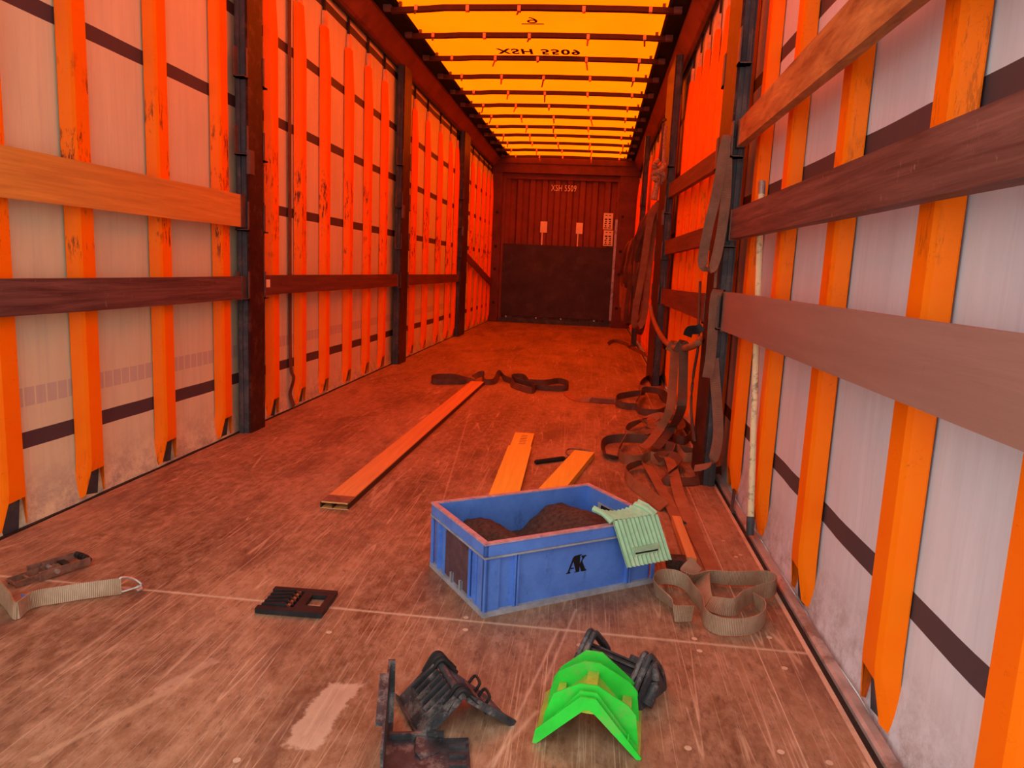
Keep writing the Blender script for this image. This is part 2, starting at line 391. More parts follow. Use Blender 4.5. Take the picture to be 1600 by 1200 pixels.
def floor_ribbon(name, spec, mt, label, group=None, wid=.05, parent=None, sub=6, cat='strap', k=1):
    """spec: (px, py, z, tilt): webbing edge seen at pixel (px,py) on the floor, tilt 90 = standing on edge, 0 = lying flat"""
    pts, wd = [], []
    n = len(spec); P0 = [U(a[0]*k, a[1]*k, 2, 0) for a in spec]
    for i, a in enumerate(spec):
        t = (P0[min(i+1, n-1)]-P0[max(i-1, 0)]); t.z = 0
        t = t.normalized() if t.length > 1e-6 else Vector((1, 0, 0)); s = Vector((-t.y, t.x, 0)); al = math.radians(a[3])
        wdv = s*math.cos(al)+Vector((0, 0, 1))*math.sin(al)
        c = P0[i] + Vector((0, 0, 1))*(a[2]+.003+abs(math.sin(al))*wid/2)
        pts.append(c); wd.append(wdv)
    bm = ribbon(BM(), pts, wd, wid, sub=sub)
    if parent is not None: return obj(name, bm, mt, parent, smooth=True)
    c = sum(pts, Vector())/len(pts); c.z = 0
    o = obj(name, bm, mt, origin=c, smooth=True); tag(o, label, cat, group); return o
def text_mesh(s, size, extrude=.0006, spacing=1.0, bold=0):
    cu = bpy.data.curves.new('lettering', 'FONT'); cu.body = s; cu.size = size; cu.extrude = extrude; cu.align_x = 'CENTER'; cu.align_y = 'CENTER'; cu.space_character = spacing; cu.offset = bold
    t = bpy.data.objects.new('lettering', cu); COL.objects.link(t); bpy.context.view_layer.update()
    me = bpy.data.meshes.new_from_object(t.evaluated_get(bpy.context.evaluated_depsgraph_get()))
    bpy.data.objects.remove(t); bm = BM(); bm.from_mesh(me); bpy.data.meshes.remove(me); return bm
def put_text(name, s, size, m, mt, parent, **k):
    bm = text_mesh(s, size, **k); bmesh.ops.transform(bm, matrix=m, verts=bm.verts); return obj(name, bm, mt, parent)
def copy_tree(o, parent, off=Vector((0, 0, 0)), mirror=None):
    c = o.copy(); COL.objects.link(c); c.parent = parent
    if parent is None or off.length: c.location = o.location + off
    for ch in list(o.children):
        d = ch.copy(); COL.objects.link(d); d.parent = c
        for g in list(ch.children):
            e = g.copy(); COL.objects.link(e); e.parent = d
    return c

# ------------------------------------------------------------------ the setting
XL, XR = -.04, 2.572            # curtains
Y0 = .55                         # open rear end
YF = U(870, 507, 2, 0).y         # front wall
ZR = 2.74                        # underside of the roof rails
ZT = 2.93                        # roof sheet

g = BM(); box(g, (-60, -60, -1.25), (60, 60, -1.2)); o = struct('ground', g, M['asphalt']); o['label'] = 'grey yard surface outside the open rear'

fb = BM(); box(fb, (-.01, Y0, -.06), (2.498, YF, -.0012)); floor = struct('floor', fb, M['dust'])
seams = [Y0, 1.852, 3.10, 4.35, 5.6, 6.85, 8.1, 9.35, 10.6, 11.85, YF]
for a, b in zip(seams, seams[1:]):
    ga = .0022 if a < 3 else .001
    bm = BM(); box(bm, (-.008, a+ga, -.012), (2.355, b-ga, 0)); obj('floor_panel', bm, M['floor'], floor)
    bm = BM(); box(bm, (2.359, a+ga, -.012), (2.484, b-ga, 0)); obj('floor_edge_strip', bm, M['floor'], floor)
for (px, py) in ((1085, 998), (1093, 1017), (1202, 996), (1226, 1044), (1075, 1169), (1220, 1175), (1296, 1192), (514, 988), (727, 984), (728, 965), (370, 1188), (905, 1008), (1150, 870), (1130, 845), (1157, 867)):
    c = U(px, py, 2, 0)
    bm = BM(); bmesh.ops.create_circle(bm, cap_ends=True, segments=14, radius=.0075, matrix=Matrix.Translation(c+Vector((0, 0, .0006))))
    r = bmesh.ops.extrude_face_region(bm, geom=bm.faces[:]); bmesh.ops.translate(bm, vec=(0, 0, -.004), verts=[v for v in r['geom'] if isinstance(v, bmesh.types.BMVert)])
    obj('screw', bm, M['dust'], floor)

# side rails beside the floor
bm = BM(); box(bm, (2.484, Y0, -.05), (2.515, YF, -.006)); struct('trim_1', bm, M['darktrim'])  # black strip painted in for the shade of the gap beside the floor
bm = BM(); prism(bm, [(2.515, -.05), (2.515, .004), (2.522, .010), (2.541, .010), (2.548, .002), (2.548, -.05)], Matrix.Translation((0, YF, 0)) @ Matrix.Rotation(PI/2, 4, 'X'), YF-Y0)
struct('trim_2', bm, M['galv'])
bm = BM(); box(bm, (2.548, Y0, -.05), (2.605, YF, -.008)); struct('trim_3', bm, M['gutter'])
bm = BM(); box(bm, (-.10, Y0, -.06), (-.012, YF, .004)); struct('trim_4', bm, M['darktrim'])

# curtains
def curtain(x, side):
    bm = BM(); ys = [Y0 + i*.06 for i in range(int((YF-Y0)/.06)+1)] + [YF]; zs = [-.004, .02, .06, .14, .3, .8, 1.4, 2.0, 2.5, ZR+.04]
    G = []
    for y in ys:
        row = []
        for z in zs:
            wob = .0025*math.sin(y*12.1+z*2)+.0012*math.sin(y*27+z*5)*max(0, 1-z)
            tuck = .02*max(0, 1-z/.12) if z < .12 else 0
            row.append(bm.verts.new((x+side*(.002+wob-tuck), y, z)))
        G.append(row)
    for a, b in zip(G, G[1:]):
        for i in range(len(zs)-1): bm.faces.new((a[i], b[i], b[i+1], a[i+1]))
    return bm
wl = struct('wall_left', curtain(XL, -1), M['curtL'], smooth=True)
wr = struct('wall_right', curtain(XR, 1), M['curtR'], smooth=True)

PR = [(-.062, 0), (-.045, .033), (-.034, .042), (.034, .042), (.045, .033), (.062, 0)]
def strip_bm(side):
    bm = BM(); zb = [.004, .025, .115, .120, .022, .004]; zz = [None, .145, .18, .26, .7, 1.2, 1.7, 2.2, 2.50]; G = []
    for i, (yy, d) in enumerate(PR):
        col = []
        for z in zz:
            z_ = zb[i] if z is None else z
            fl = 1+.28*max(0, 1-z_/.2)**1.5; dd = d*(1 if z_ > .15 else .75+.25*z_/.15)
            if z_ > 2.45: dd *= .6
            col.append(bm.verts.new((side*(.006+dd), yy*fl, z_)))
        G.append(col)
    for a, b in zip(G, G[1:]):
        for k in range(len(zz)-1): bm.faces.new((a[k], b[k], b[k+1], a[k+1]))
    r = bmesh.ops.extrude_face_region(bm, geom=bm.faces[:]); bmesh.ops.translate(bm, vec=(-side*.003, 0, 0), verts=[v for v in r['geom'] if isinstance(v, bmesh.types.BMVert)])
    return bm
def make_strips(par, x, side, ys):
    proto = obj('curtain_strip', strip_bm(side), M['strip'], par)
    b = BM(); bar(b, (side*.012, 0, -.002), (side*.026, 0, .150), (0, .034, 0), (.003*side, 0, 0)); k = obj('buckle_plate', b, M['slate'], proto)
    h = BM(); box(h, (side*.004, -.030, 2.47), (side*.024, .030, 2.60)); obj('hanger_tape', h, M['hanger'], proto, bevel=.004)
    h = BM(); box(h, (side*.004, -.014, 2.59), (side*.016, .014, ZR+.02)); obj('roller', h, M['darktrim'], proto)
    proto.location = (x, ys[0], 0)
    for y in ys[1:]:
        c = proto.copy(); COL.objects.link(c); c.parent = par; c.location = (x, y, 0)
        for ch in proto.children:
            d = ch.copy(); COL.objects.link(d); d.parent = c
YLs = [1.0, 1.55, U(8, 790, 0, XL).y] + [U(x, 400, 0, XL+.02).y for x in (128, 252, 346, 425, 469, 507, 543.5, 573, 598, 619, 644.6, 664.5, 684, 700, 715, 735, 744, 752, 759, 765)]
YRs = [U(1590, 1100, 0, XR-.02).y, U(1428, 650, 0, XR-.02).y, U(1287, 600, 0, XR-.02).y, U(1206, 600, 0, XR-.02).y, U(1155, 600, 0, XR-.02).y, U(1128, 600, 0, XR-.02).y]
YRs = [.62] + YRs + [YRs[-1]+.42*k for k in range(1, 9)]
YRs += [YRs[-1]+.5*k for k in range(1, 13) if YRs[-1]+.5*k < YF-.1]
def clear_of(ys, posts):
    o = []
    for y in ys:
        for a, b in posts:
            if a-.085 < y < b+.085: y = a-.088 if y < (a+b)/2 else b+.088
        if not o or abs(y-o[-1]) > .27: o.append(y)
    return o
PL = [(U(a, 400, 0, .05).y, U(b, 400, 0, .05).y) for a, b in ((388, 411), (626, 637), (720, 729))]
PRr = [(U(a, 400, 0, 2.425).y, U(b, 400, 0, 2.425).y) for a, b in ((1126, 1108), (1033, 1023))]
PRr[1] = (PRr[1][0], max(PRr[1][1], PRr[1][0]+.2)); PRr.append((PL[2][0], PL[2][0]+.18))
YLs = clear_of(YLs, PL); YRs = clear_of(YRs, PRr)
make_strips(wl, XL, 1, YLs); make_strips(wr, XR, -1, YRs)
# outside strap's silhouette through the left curtain, put in as a dark strip
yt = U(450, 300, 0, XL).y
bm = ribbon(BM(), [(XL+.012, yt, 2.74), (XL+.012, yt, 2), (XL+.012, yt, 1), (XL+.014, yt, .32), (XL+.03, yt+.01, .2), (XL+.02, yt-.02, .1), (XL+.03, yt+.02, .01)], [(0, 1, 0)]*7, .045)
obj('strap_silhouette', bm, M['webdark'], wl)

# roof
YR0 = 2.4
bm = BM()   # unseen folded stack, added to keep orange roof light off the near end
for k in range(22):
    y = Y0+.05+k*.083; bar(bm, (.1, y, ZT+.02), (2.44, y, ZT+.02), (0, .036, 0), (0, 0, .05))
obj('roof_light_blocker', bm, M['gather'])['kind'] = 'structure'
bm = BM(); n_ = 60
rows = []
for i in range(n_+1):
    y = YR0+(YF-YR0)*i/n_
    rows.append([bm.verts.new((.1+2.34*j/8, y, ZT+.006*math.sin(i*2.1)+.01*math.sin(PI*j/8))) for j in range(9)])
for a, b in zip(rows, rows[1:]):
    for j in range(8): bm.faces.new((a[j], a[j+1], b[j+1], b[j]))
ceil_ = struct('ceiling', bm, M['roof'], smooth=True)
def flipz(c): return Matrix.Translation(c)
ta, tb = U(768, 83, 2, ZT-.012), U(918, 83, 2, ZT-.012)
put_text('lettering', 'XSH 5509', .215, flipz((ta+tb)/2-Vector((0, .05, 0))) @ Matrix.Scale((tb-ta).x/1.19, 4, (1, 0, 0)), M['inkroof'], ceil_, spacing=1.15, bold=.007)
tc_ = U(831, 31, 2, ZT-.012)
put_text('lettering', '9', .20, flipz(tc_), M['inkroof'], ceil_)
a, b = U(815, 37.5, 2, ZT-.012), U(850, 37.5, 2, ZT-.012)
bm = BM(); box(bm, (a.x, a.y-.012, a.z-.001), (b.x, a.y+.006, a.z+.001)); obj('lettering', bm, M['inkroof'], ceil_)
# longitudinal roof rails and the dark gathered edges
for i, (poly, mt) in enumerate((
        ([(-.10, ZR), (-.02, ZR), (.01, ZR+.02), (.10, ZR+.13), (.10, ZR+.18), (-.10, ZR+.18)], 'rail'),
        ([(.07, ZR+.16), (.25, ZR+.16), (.27, ZR+.175), (.25, ZR+.195), (.07, ZR+.195)], 'gather'),
        ([(2.63, ZR), (2.55, ZR), (2.52, ZR+.02), (2.44, ZR+.13), (2.44, ZR+.18), (2.63, ZR+.18)], 'rail'),
        ([(2.46, ZR+.16), (2.31, ZR+.16), (2.29, ZR+.175), (2.31, ZR+.195), (2.46, ZR+.195)], 'gather'))):
    bm = BM(); prism(bm, poly, Matrix.Translation((0, YF, 0)) @ Matrix.Rotation(PI/2, 4, 'X'), YF-Y0)
    struct('trim_%d' % (5+i), bm, M[mt])
for i, x in enumerate((-.018, 2.548)):
    bm = BM(); box(bm, (x-.008, Y0, ZR-.022), (x+.008, YF, ZR-.002)); struct('trim_%d' % (9+i), bm, M['darktrim'])

# roof bows
byy = [15, 58, 93.5, 122.5, 147, 167, 184, 200, 213, 225, 236, 246]
ordw = ['first', 'second', 'third', 'fourth', 'fifth', 'sixth', 'seventh', 'eighth', 'ninth', 'tenth', 'eleventh', 'twelfth']
zb = ZT-.055
for i, py in enumerate(byy):
    y = U(870, py, 2, zb).y
    if y > YF-.12: y = YF-.12
    t = thing('roof_bow', 'steel roof bow with tape loops, %s crossbar from the near end of the orange roof' % ordw[i], 'roof bow', (1.28, y, zb), 0, 'roof bows under the orange tarpaulin')
    dz = -.018 if i == 0 else -.006
    bm = BM(); pts = [(.215, y, zb+dz), (.50, y, zb+dz*.2), (.62, y, zb+.006), (1.3, y, zb+.012), (2.0, y, zb+.006), (2.33, y, zb-.004)]
    for p, q in zip(pts, pts[1:]): bar(bm, p, q, (0, .020, 0), (0, 0, .019))
    obj('tube', bm, M['bow'], t)
    for s, x in ((1, .215), (-1, 2.33)):
        bm = BM(); box(bm, (min(x, x-s*.06), y-.022, zb-.02), (max(x, x-s*.06), y+.022, zb+.022)); box(bm, (x+s*.07-.012, y-.015, zb+.0), (x+s*.07+.012, y+.012, zb+.045)); obj('end_fitting', bm, M['bracket'], t, bevel=.003)
    for k, x in enumerate((.42, .83, 1.22, 1.68, 2.16)):
        x += random.uniform(-.03, .03); L = random.choice((.02, .035, .06, .08)); tl = random.uniform(-.35, .35)
        bm = BM(); box(bm, (x-.012, y-.0225, zb-.018), (x+.012, y+.0225, zb+.02)); obj('tape_loop', bm, M['hanger'], t)
        bm = BM(); bar(bm, (x, y-.02, zb-.016), (x+tl*L, y-.045, zb-.02-L), (.009, 0, 0), (0, .002, 0), .8); obj('tape_end', bm, M['webred' if k % 2 else 'webdark'], t)

# front wall (steel bulkhead)
bm = BM()
xa, xb, za, zc = .2, 2.2, 0.03, ZR-.08
xs = []; x = xa; k = 0; pitch = (xb-xa)/9
prof = []
while x < xb-.001:
    prof += [(x, 0), (x+pitch*.38, 0), (x+pitch*.5, .045), (x+pitch*.88, .045)]; x += pitch
prof.append((xb, 0))
A = [bm.verts.new((px_, YF+.02+d, za)) for px_, d in prof]; B = [bm.verts.new((px_, YF+.02+d, zc)) for px_, d in prof]
for i in range(len(prof)-1): bm.faces.new((A[i], A[i+1], B[i+1], B[i]))
r = bmesh.ops.extrude_face_region(bm, geom=bm.faces[:]); bmesh.ops.translate(bm, vec=(0, .006, 0), verts=[v for v in r['geom'] if isinstance(v, bmesh.types.BMVert)])
wf = struct('wall_front', bm, M['front'])
def fpart(name, a, b, mt, bev=0):
    bm = BM(); box(bm, a, b); return obj(name, bm, M[mt], wf, bevel=bev)
for s, (a, b) in enumerate(((-.10, .16), (2.22, 2.62))):
    p = fpart('corner_post', (a, YF-.12, -.03), (b, YF+.05, ZR+.18), 'fpost', .01)
    for z in (.35, .95, 1.35, 1.95):
        bm = BM(); c = Vector((((a+b)/2+(.05 if s == 0 else -.12)), YF-.121, z)); bmesh.ops.create_cone(bm, cap_ends=True, segments=12, radius1=.03, radius2=.024, depth=.012, matrix=Matrix.Translation(c) @ Matrix.Rotation(PI/2, 4, 'X')); obj('lashing_ring', bm, M['darktrim'], p)
fpart('header_beam', (-.10, YF-.14, ZR-.10), (2.62, YF+.05, ZR+.06), 'fpost', .012)
fpart('header_lip', (-.10, YF-.16, ZR+.06), (2.62, YF+.05, ZR+.185), 'fpost', .01)
fpart('side_frame', (.16, YF-.03, 0), (.215, YF+.05, ZR-.10), 'front', .005)
fpart('side_frame', (2.185, YF-.03, 0), (2.225, YF+.05, ZR-.10), 'front', .005)
fpart('top_frame', (.2, YF-.025, ZR-.19), (2.2, YF+.05, ZR-.10), 'front', .005)
zp = U(875, 384, 1, YF-.02).z
fpart('plywood_panel', (.205, YF-.035, .12), (2.175, YF+.018, zp), 'darkply')
fpart('kick_plate', (.19, YF-.05, 0), (2.19, YF+.018, .075), 'slate', .006)
for x in (.3, .85, 1.3, 1.9):
    bm = BM(); box(bm, (x, YF-.045, .09), (x+.025, YF-.03, .115)); obj('rivet', bm, M['steel'], wf)
fpart('conduit', (2.178, YF-.075, .12), (2.222, YF-.035, 1.9), 'galv', .008)
def fsticker(x0, y0, x1, y1, mt='paper', name='sticker'):
    a = U(x0, y1, 1, YF-.04); b = U(x1, y0, 1, YF-.04)
    bm = BM(); box(bm, (a.x, YF+.005, a.z), (b.x, YF+.012, b.z)); return obj(name, bm, M[mt], wf), a, b
fsticker(843.5, 346, 855, 363); fsticker(899.5, 348, 911, 365)
bm = BM(); a = U(846, 363, 1, YF-.04); box(bm, (a.x, YF+.01, zp), (a.x+.02, YF+.016, a.z)); obj('label_string', bm, M['paper'], wf)
bm = BM(); a = U(902, 365, 1, YF-.04); box(bm, (a.x, YF+.01, zp), (a.x+.02, YF+.016, a.z)); obj('label_string', bm, M['paper'], wf)
for (y0, y1) in ((333, 358), (360, 384)):
    s_, a, b = fsticker(942, y0, 958.5, y1, name='pictogram_sticker')
    W_, H_ = b.x-a.x, b.z-a.z
    bm = BM()
    for cx_ in (.28, .70):
        for (u, v, uw, vh) in ((0, .86, .10, .05), (-.02, .62, .13, .09), (.02, .48, .08, .08), (-.03, .36, .11, .07), (.0, .22, .07, .08), (0, .10, .15, .05)):
            u += random.uniform(-.03, .03)
            X_, Z_ = a.x+W_*(cx_+u), a.z+H_*v; box(bm, (X_-W_*uw, YF+.003, Z_-H_*vh/2), (X_+W_*uw, YF+.0065, Z_+H_*vh/2))
    obj('pictogram', bm, M['ink'], s_)
c = U(881, 294.5, 1, YF); 
put_text('lettering', 'XSH 5509', .150, Matrix.Translation((c.x, YF+.012, c.z)) @ Matrix.Rotation(PI/2, 4, 'X') @ Matrix.Scale(.66, 4, (1, 0, 0)), M['whiteprint'], wf, spacing=1.1, bold=.001)

# ------------------------------------------------------------------ posts between the curtain bays
def post(side, ya, yb, label):
    s = 1 if side == 'L' else -1
    xo, xi = (-.012, .055) if side == 'L' else (2.488, 2.425)
    t = thing('side_post', label, 'post', ((xo+xi)/2, ya, 0), 0, 'posts between the curtain bays')
    bm = BM(); lo, hi = sorted((xo, xi-s*.012)); box(bm, (lo, ya, 0), (hi, yb, ZR)); obj('column', bm, M['slate'], t, bevel=.004)  # bluish daylight on the rear face is put into the slate colour
    bm = BM(); lo, hi = sorted((xi-s*.012, xi)); box(bm, (lo, ya+.004, .0), (hi, yb, ZR)); obj('inner_face', bm, M['postface'], t, bevel=.003)  # inner face of the same steel, orange light put into its colour
    bm = BM(); lo, hi = sorted((xo+s*.012, xo+s*.03)); box(bm, (lo, ya-.012, .0), (hi, ya, ZR)); obj('guide_channel', bm, M['slate'], t)
    for z in (.73, 1.09, 1.47, 1.85):
        for yy in (ya-.05, yb+.0):
            bm = BM(); lo, hi = sorted((xi-s*.05, xi+s*.004)); box(bm, (lo, yy, z), (lo+.006, yy+.05, z+.15)); box(bm, (lo, yy, z), (hi, yy+.05, z+.008)); box(bm, (lo, yy, z), (hi, yy+.05 if yy < ya else yy+.05, z+.004))
            box(bm, (hi-.004, yy+(.0 if yy > ya else .035), z), (hi, yy+(.015 if yy > ya else .05), z+.15)); obj('slat_pocket', bm, M['bracket'], t)
    bm = BM(); lo, hi = sorted((xi, xi+s*.02)); box(bm, (lo, ya-.02, 1.38), (hi, ya+.03, 1.50)); obj('latch', bm, M['bracket'], t, bevel=.003)
    return t
PL = []
for (x0, x1, nm) in ((388, 411, 'nearest post on the left wall, dark steel, worn inner face tinted for orange light'), (626, 637, 'middle post on the left wall, dark steel, left of the long floor board'), (720, 729, 'farthest post on the left wall, next to the slanting slat')):
    ya = U(x0, 400, 0, .05).y; yb = U(x1, 400, 0, .05).y; PL.append((ya, yb)); post('L', ya, yb, nm)
PRr = []
for (x0, x1, nm) in ((1126, 1108, 'nearest post on the right wall, slate grey, straps hanging over it'), (1033, 1023, 'middle post on the right wall, where the sagging strap is tied'), (0, 0, 'farthest post on the right wall, half hidden by hanging straps')):
    if x0: ya = U(x0, 400, 0, 2.425).y; yb = U(x1, 400, 0, 2.425).y
    else: ya = PL[2][0]; yb = ya+.18
    if x0 == 1033: yb = max(yb, ya+.2)
    PRr.append((ya, yb)); post('R', ya, yb, nm)

# ------------------------------------------------------------------ side slats
def slat(side, ya, yb, z0, z1, mt, label, z0b=None, z1b=None, cap=True, group='slats along the side walls'):
    xa, xb = (.010, .038) if side == 'L' else (2.448, 2.478)
    z0b = z0 if z0b is None else z0b; z1b = z1 if z1b is None else z1b
    t = thing('side_plank', label, 'slat', ((xa+xb)/2, ya, z0), 0, group)
    bm = BM(); N = 10; R_ = []
    for i in range(N+1):
        f = i/N; y = ya+(yb-ya)*f; lo = z0+(z0b-z0)*f; hi = z1+(z1b-z1)*f; jit = random.uniform(-.0015, .0015)
        R_.append([bm.verts.new(p) for p in ((xa, y, lo+.003), (xb, y, lo+jit), (xb, y, hi+jit), (xa, y, hi))])
    bm.faces.new(R_[0][::-1]); bm.faces.new(R_[-1])
    for a, b in zip(R_, R_[1:]):
        for k in range(4): bm.faces.new((a[k], a[(k+1) % 4], b[(k+1) % 4], b[k]))
    obj('board', bm, M[mt], t)
    if cap:
        for y, d in ((ya, 1), (yb, -1)):
            zz0, zz1 = (z0, z1) if y == ya else (z0b, z1b)
            bm = BM(); box(bm, (xa-.004, min(y, y+d*.05), zz0-.003), (xb+.004, max(y, y+d*.05), zz1+.002)); obj('end_cap', bm, M['bracket'], t)
    return t
slat('L', .6, PL[0][0]-.005, 1.095, 1.250, 'woodlight', 'wide light orange slat, upper of the two in the nearest bay of the left wall', z1b=1.272, z0b=1.108)
slat('L', .6, PL[0][0]-.005, .733, .852, 'wooddark', 'weathered dark slat, lower of the two in the nearest bay of the left wall')
s_ = slat('L', PL[0][1]+.005, PL[1][0]-.005, .748, .858, 'woodmid', 'red brown slat with a white label, second bay of the left wall')
bm = BM(); y = U(417, 449, 0, .036).y; box(bm, (.038, y-.02, .79), (.0395, y+.035, .835)); obj('label', bm, M['paper'], s_)
slat('L', PL[1][1]+.005, PL[2][0]-.005, .752, .855, 'woodmid', 'short red brown slat in the third bay of the left wall')
a = U(727, 393, 0, .03); b = U(770, 437, 0, .03)
slat('L', PL[2][1]+.01, YF-.13, a.z-.10, a.z+.0, 'woodmid', 'slat hanging at a slant in the farthest bay of the left wall', z0b=b.z-.11, z1b=b.z, cap=False)
slat('R', .6, PRr[0][0]-.005, 1.485, 1.650, 'woodup', 'orange scuffed slat, topmost of the three in the nearest bay of the right wall', z0b=1.515, z1b=1.625)
slat('R', .6, PRr[0][0]-.005, 1.103, 1.226, 'wooddark', 'weathered purple brown slat, middle of three in the nearest bay of the right wall', z1b=1.25, z0b=1.123)
slat('R', .6, PRr[0][0]-.005, .747, .897, 'woodsmooth', 'wide smooth pinkish brown slat, lowest of three in the nearest bay of the right wall', z0b=.725)
e0, e1 = PRr[0][1]+.005, PRr[1][0]-.005
slat('R', e0, e1, 1.49, 1.585, 'woodmid', 'red brown slat, topmost in the second bay of the right wall', z0b=1.60, z1b=1.72)
slat('R', e0, e1, 1.125, 1.22, 'woodmid', 'red brown slat, middle one in the second bay of the right wall', z0b=1.13, z1b=1.25)
slat('R', e0, e1, .73, .875, 'woodmid', 'red brown slat with pale scratches, lowest in the second bay of the right wall', z0b=.72, z1b=.85)
slat('R', PRr[1][1]+.02, PRr[2][0]-.01, 1.50, 1.60, 'woodmid', 'dark slat carrying the bunch of straps, third bay of the right wall', z0b=1.38, z1b=1.48)
slat('R', PRr[2][1]+.02, YF-.15, 1.36, 1.46, 'woodmid', 'dark slat carrying straps in the farthest bay of the right wall', z0b=1.22, z1b=1.32)

# ------------------------------------------------------------------ boards on the floor
def board(name, label, A, B, wid, h, mt, z=0, hollow=False, cat='board'):
    A = Vector((A.x, A.y, z)); B = Vector((B.x, B.y, z)); d = (B-A).normalized(); s = Vector((-d.y, d.x, 0))*wid/2
    t = thing(name, label, cat, (A+B)/2, 0)
    if not hollow:
        bm = BM(); bar(bm, A+Vector((0, 0, h/2+.001)), B+Vector((0, 0, h/2+.001)), s, (0, 0, h/2)); obj('plank', bm, M[mt], t, bevel=.003)
    return t, A, B, d, s
a1, a2 = U(500, 795, 2, .0), U(545, 797, 2, .0); b1, b2 = U(736, 600, 2, .0), U(756, 603, 2, .0)
t, A, B, d, s = board('long_board', 'long narrow orange brown hollow board lying lengthwise on the open floor', (a1+a2)/2, (b1+b2)/2, .115, .026, 'plank', hollow=True)
bm = BM(); hz = .030
bar(bm, A+Vector((0, 0, hz-.003)), B+Vector((0, 0, hz-.003)), s*.93, (0, 0, .003)); bar(bm, A+Vector((0, 0, .003)), B+Vector((0, 0, .003)), s, (0, 0, .002))
obj('plank', bm, M['plank'], t)
bm = BM()
for k in (-1, 1): bar(bm, A+s*k*.96+Vector((0, 0, hz/2)), B+s*k*.96+Vector((0, 0, hz/2)), s*.04, (0, 0, hz/2-.004))
bar(bm, A+s*.15+Vector((0, 0, hz/2)), B+s*.15+Vector((0, 0, hz/2)), s*.03, (0, 0, hz/2-.004)); obj('side_rail', bm, M['bow'], t)
bm = BM(); bar(bm, A+d*.06+Vector((0, 0, hz/2)), A+d*.07+Vector((0, 0, hz/2)), s*.9, (0, 0, hz/2-.004)); obj('end_plug', bm, M['darktrim'], t)
bm = BM(); bar(bm, A+Vector((0, 0, hz+.0008)), A+d*.08+Vector((0, 0, hz+.0008)), s*.93, (0, 0, .0008)); obj('worn_end', bm, M['rust'], t)

zc_ = .028
a = (U(758, 765, 2, zc_)+U(822, 765, 2, zc_))/2; b = (U(806, 674, 2, zc_)+U(834, 676, 2, zc_))/2
dd = (b-a).normalized(); a = a-dd*.22
t, A, B, d, s = board('yellow_board', 'yellow varnished board with a narrower far end, behind the blue crate on its left', a, b, .11, .022, 'yellow')
t2 = BM(); m_ = A+(B-A)*.74; bar(t2, A+Vector((0, 0, .026)), m_+Vector((0, 0, .026)), s*1.12, (0, 0, .004)); obj('sleeve', t2, M['yellow'], t, bevel=.002)
bm = BM()
bm.free()
for k in range(6):
    bm = BM(); q = A+(B-A)*(.80+.03*k)+Vector((0, 0, .0235)); bar(bm, q-s*.4, q+s*.25, d*.004, (0, 0, .0006)); obj('stamp', bm, M['rust'], t)
a = (U(840, 757, 2, zc_)+U(897, 757, 2, zc_))/2; b = (U(897, 704, 2, zc_)+U(930, 707, 2, zc_))/2
dd = (b-a).normalized(); a = a-dd*.2
t, A, B, d, s = board('yellow_board', 'yellow varnished board with a notched far end, behind the blue crate on its right', a, b, .105, .030, 'yellow')
c0 = B+s*1.0-d*.10
bm = BM(); P_ = [c0+Vector((0, 0, .02)), c0+s*.5+Vector((0, 0, .035)), c0+s*.55+d*.09+Vector((0, 0, .035)), c0-s*.6+d*.105+Vector((0, 0, .036)), c0-s*1.6+d*.10+Vector((0, 0, .034))]
tube(bm, P_, .0045, 6, 3); obj('wire_clip', bm, M['rust'], t)

# folding handle lying by the second yellow board
t = thing('ratchet_lever', 'small black handle lying beside the notched yellow board', 'handle', U(858, 722, 2, 0))
p, q = U(836, 722, 2, .012), U(882, 716, 2, .012)
bm = BM(); tube(bm, [p, p.lerp(q, .3), p.lerp(q, .7), q], lambda t_: .012 if .05 < t_ < .95 else .008, 10, 5); obj('grip', bm, M['blackclean'], t, smooth=True)
bm = BM(); tube(bm, [q, q+Vector((.04, .03, .004)), q+Vector((.07, .075, .006))], .006, 8, 4); obj('shaft', bm, M['rust'], t, smooth=True)

# black end behind the crate
p = U(686, 806, 2, .01); t = thing('strap_tensioner', 'small black rounded grip peeping out behind the left end of the blue crate', 'handle', (p.x, p.y, 0))
bm = BM(); tube(bm, [p-Vector((.012, 0, -.004)), p+Vector((.02, .004, .004)), p+Vector((.07, .012, .004))], lambda t_: .013*(.7+.3*math.sin(PI*min(1, t_*1.2+.2))), 10, 5); obj('grip', bm, M['blackclean'], t, smooth=True)
bm = BM(); tube(bm, [p+Vector((.07, .012, .004)), p+Vector((.12, .02, .004))], .006, 8, 2); obj('shaft', bm, M['rust'], t, smooth=True)

# ------------------------------------------------------------------ blue crate
FL, BL, FR = U(754, 966, 2, 0), U(697, 885, 2, 0), U(1056, 903, 2, 0)
ex = (FR-FL); ex.z = 0; LX = .60; ex.normalize(); ey = Vector((-ex.y, ex.x, 0)); LY = .385; HZ = .215
CM = Matrix((ex, ey, Vector((0, 0, 1)))).transposed().to_4x4(); CM.translation = FL
t = thing('blue_crate', 'blue plastic stacking crate with black AK lettering, standing in the middle of the floor', 'crate', FL+ex*LX/2+ey*LY/2, math.atan2(ex.y, ex.x))
def cb(bm, a, b): box(bm, a, b, CM)
bm = BM()
for (a, b) in (((.012, .012, .012), (LX-.012, .017, HZ-.004)), ((.012, LY-.017, .012), (LX-.012, LY-.012, HZ-.004)), ((.012, .012, .012), (.017, .10, HZ-.004)), ((.012, LY-.10, .012), (.017, LY-.012, HZ-.004)),
               ((.012, .10, .012), (.017, LY-.10, .10)), ((LX-.017, .012, .012), (LX-.012, LY-.012, HZ-.004))): cb(bm, a, b)
obj('wall', bm, M['crate'], t)
bm = BM(); cb(bm, (.012, .012, .006), (LX-.012, LY-.012, .014)); obj('base', bm, M['crate'], t)
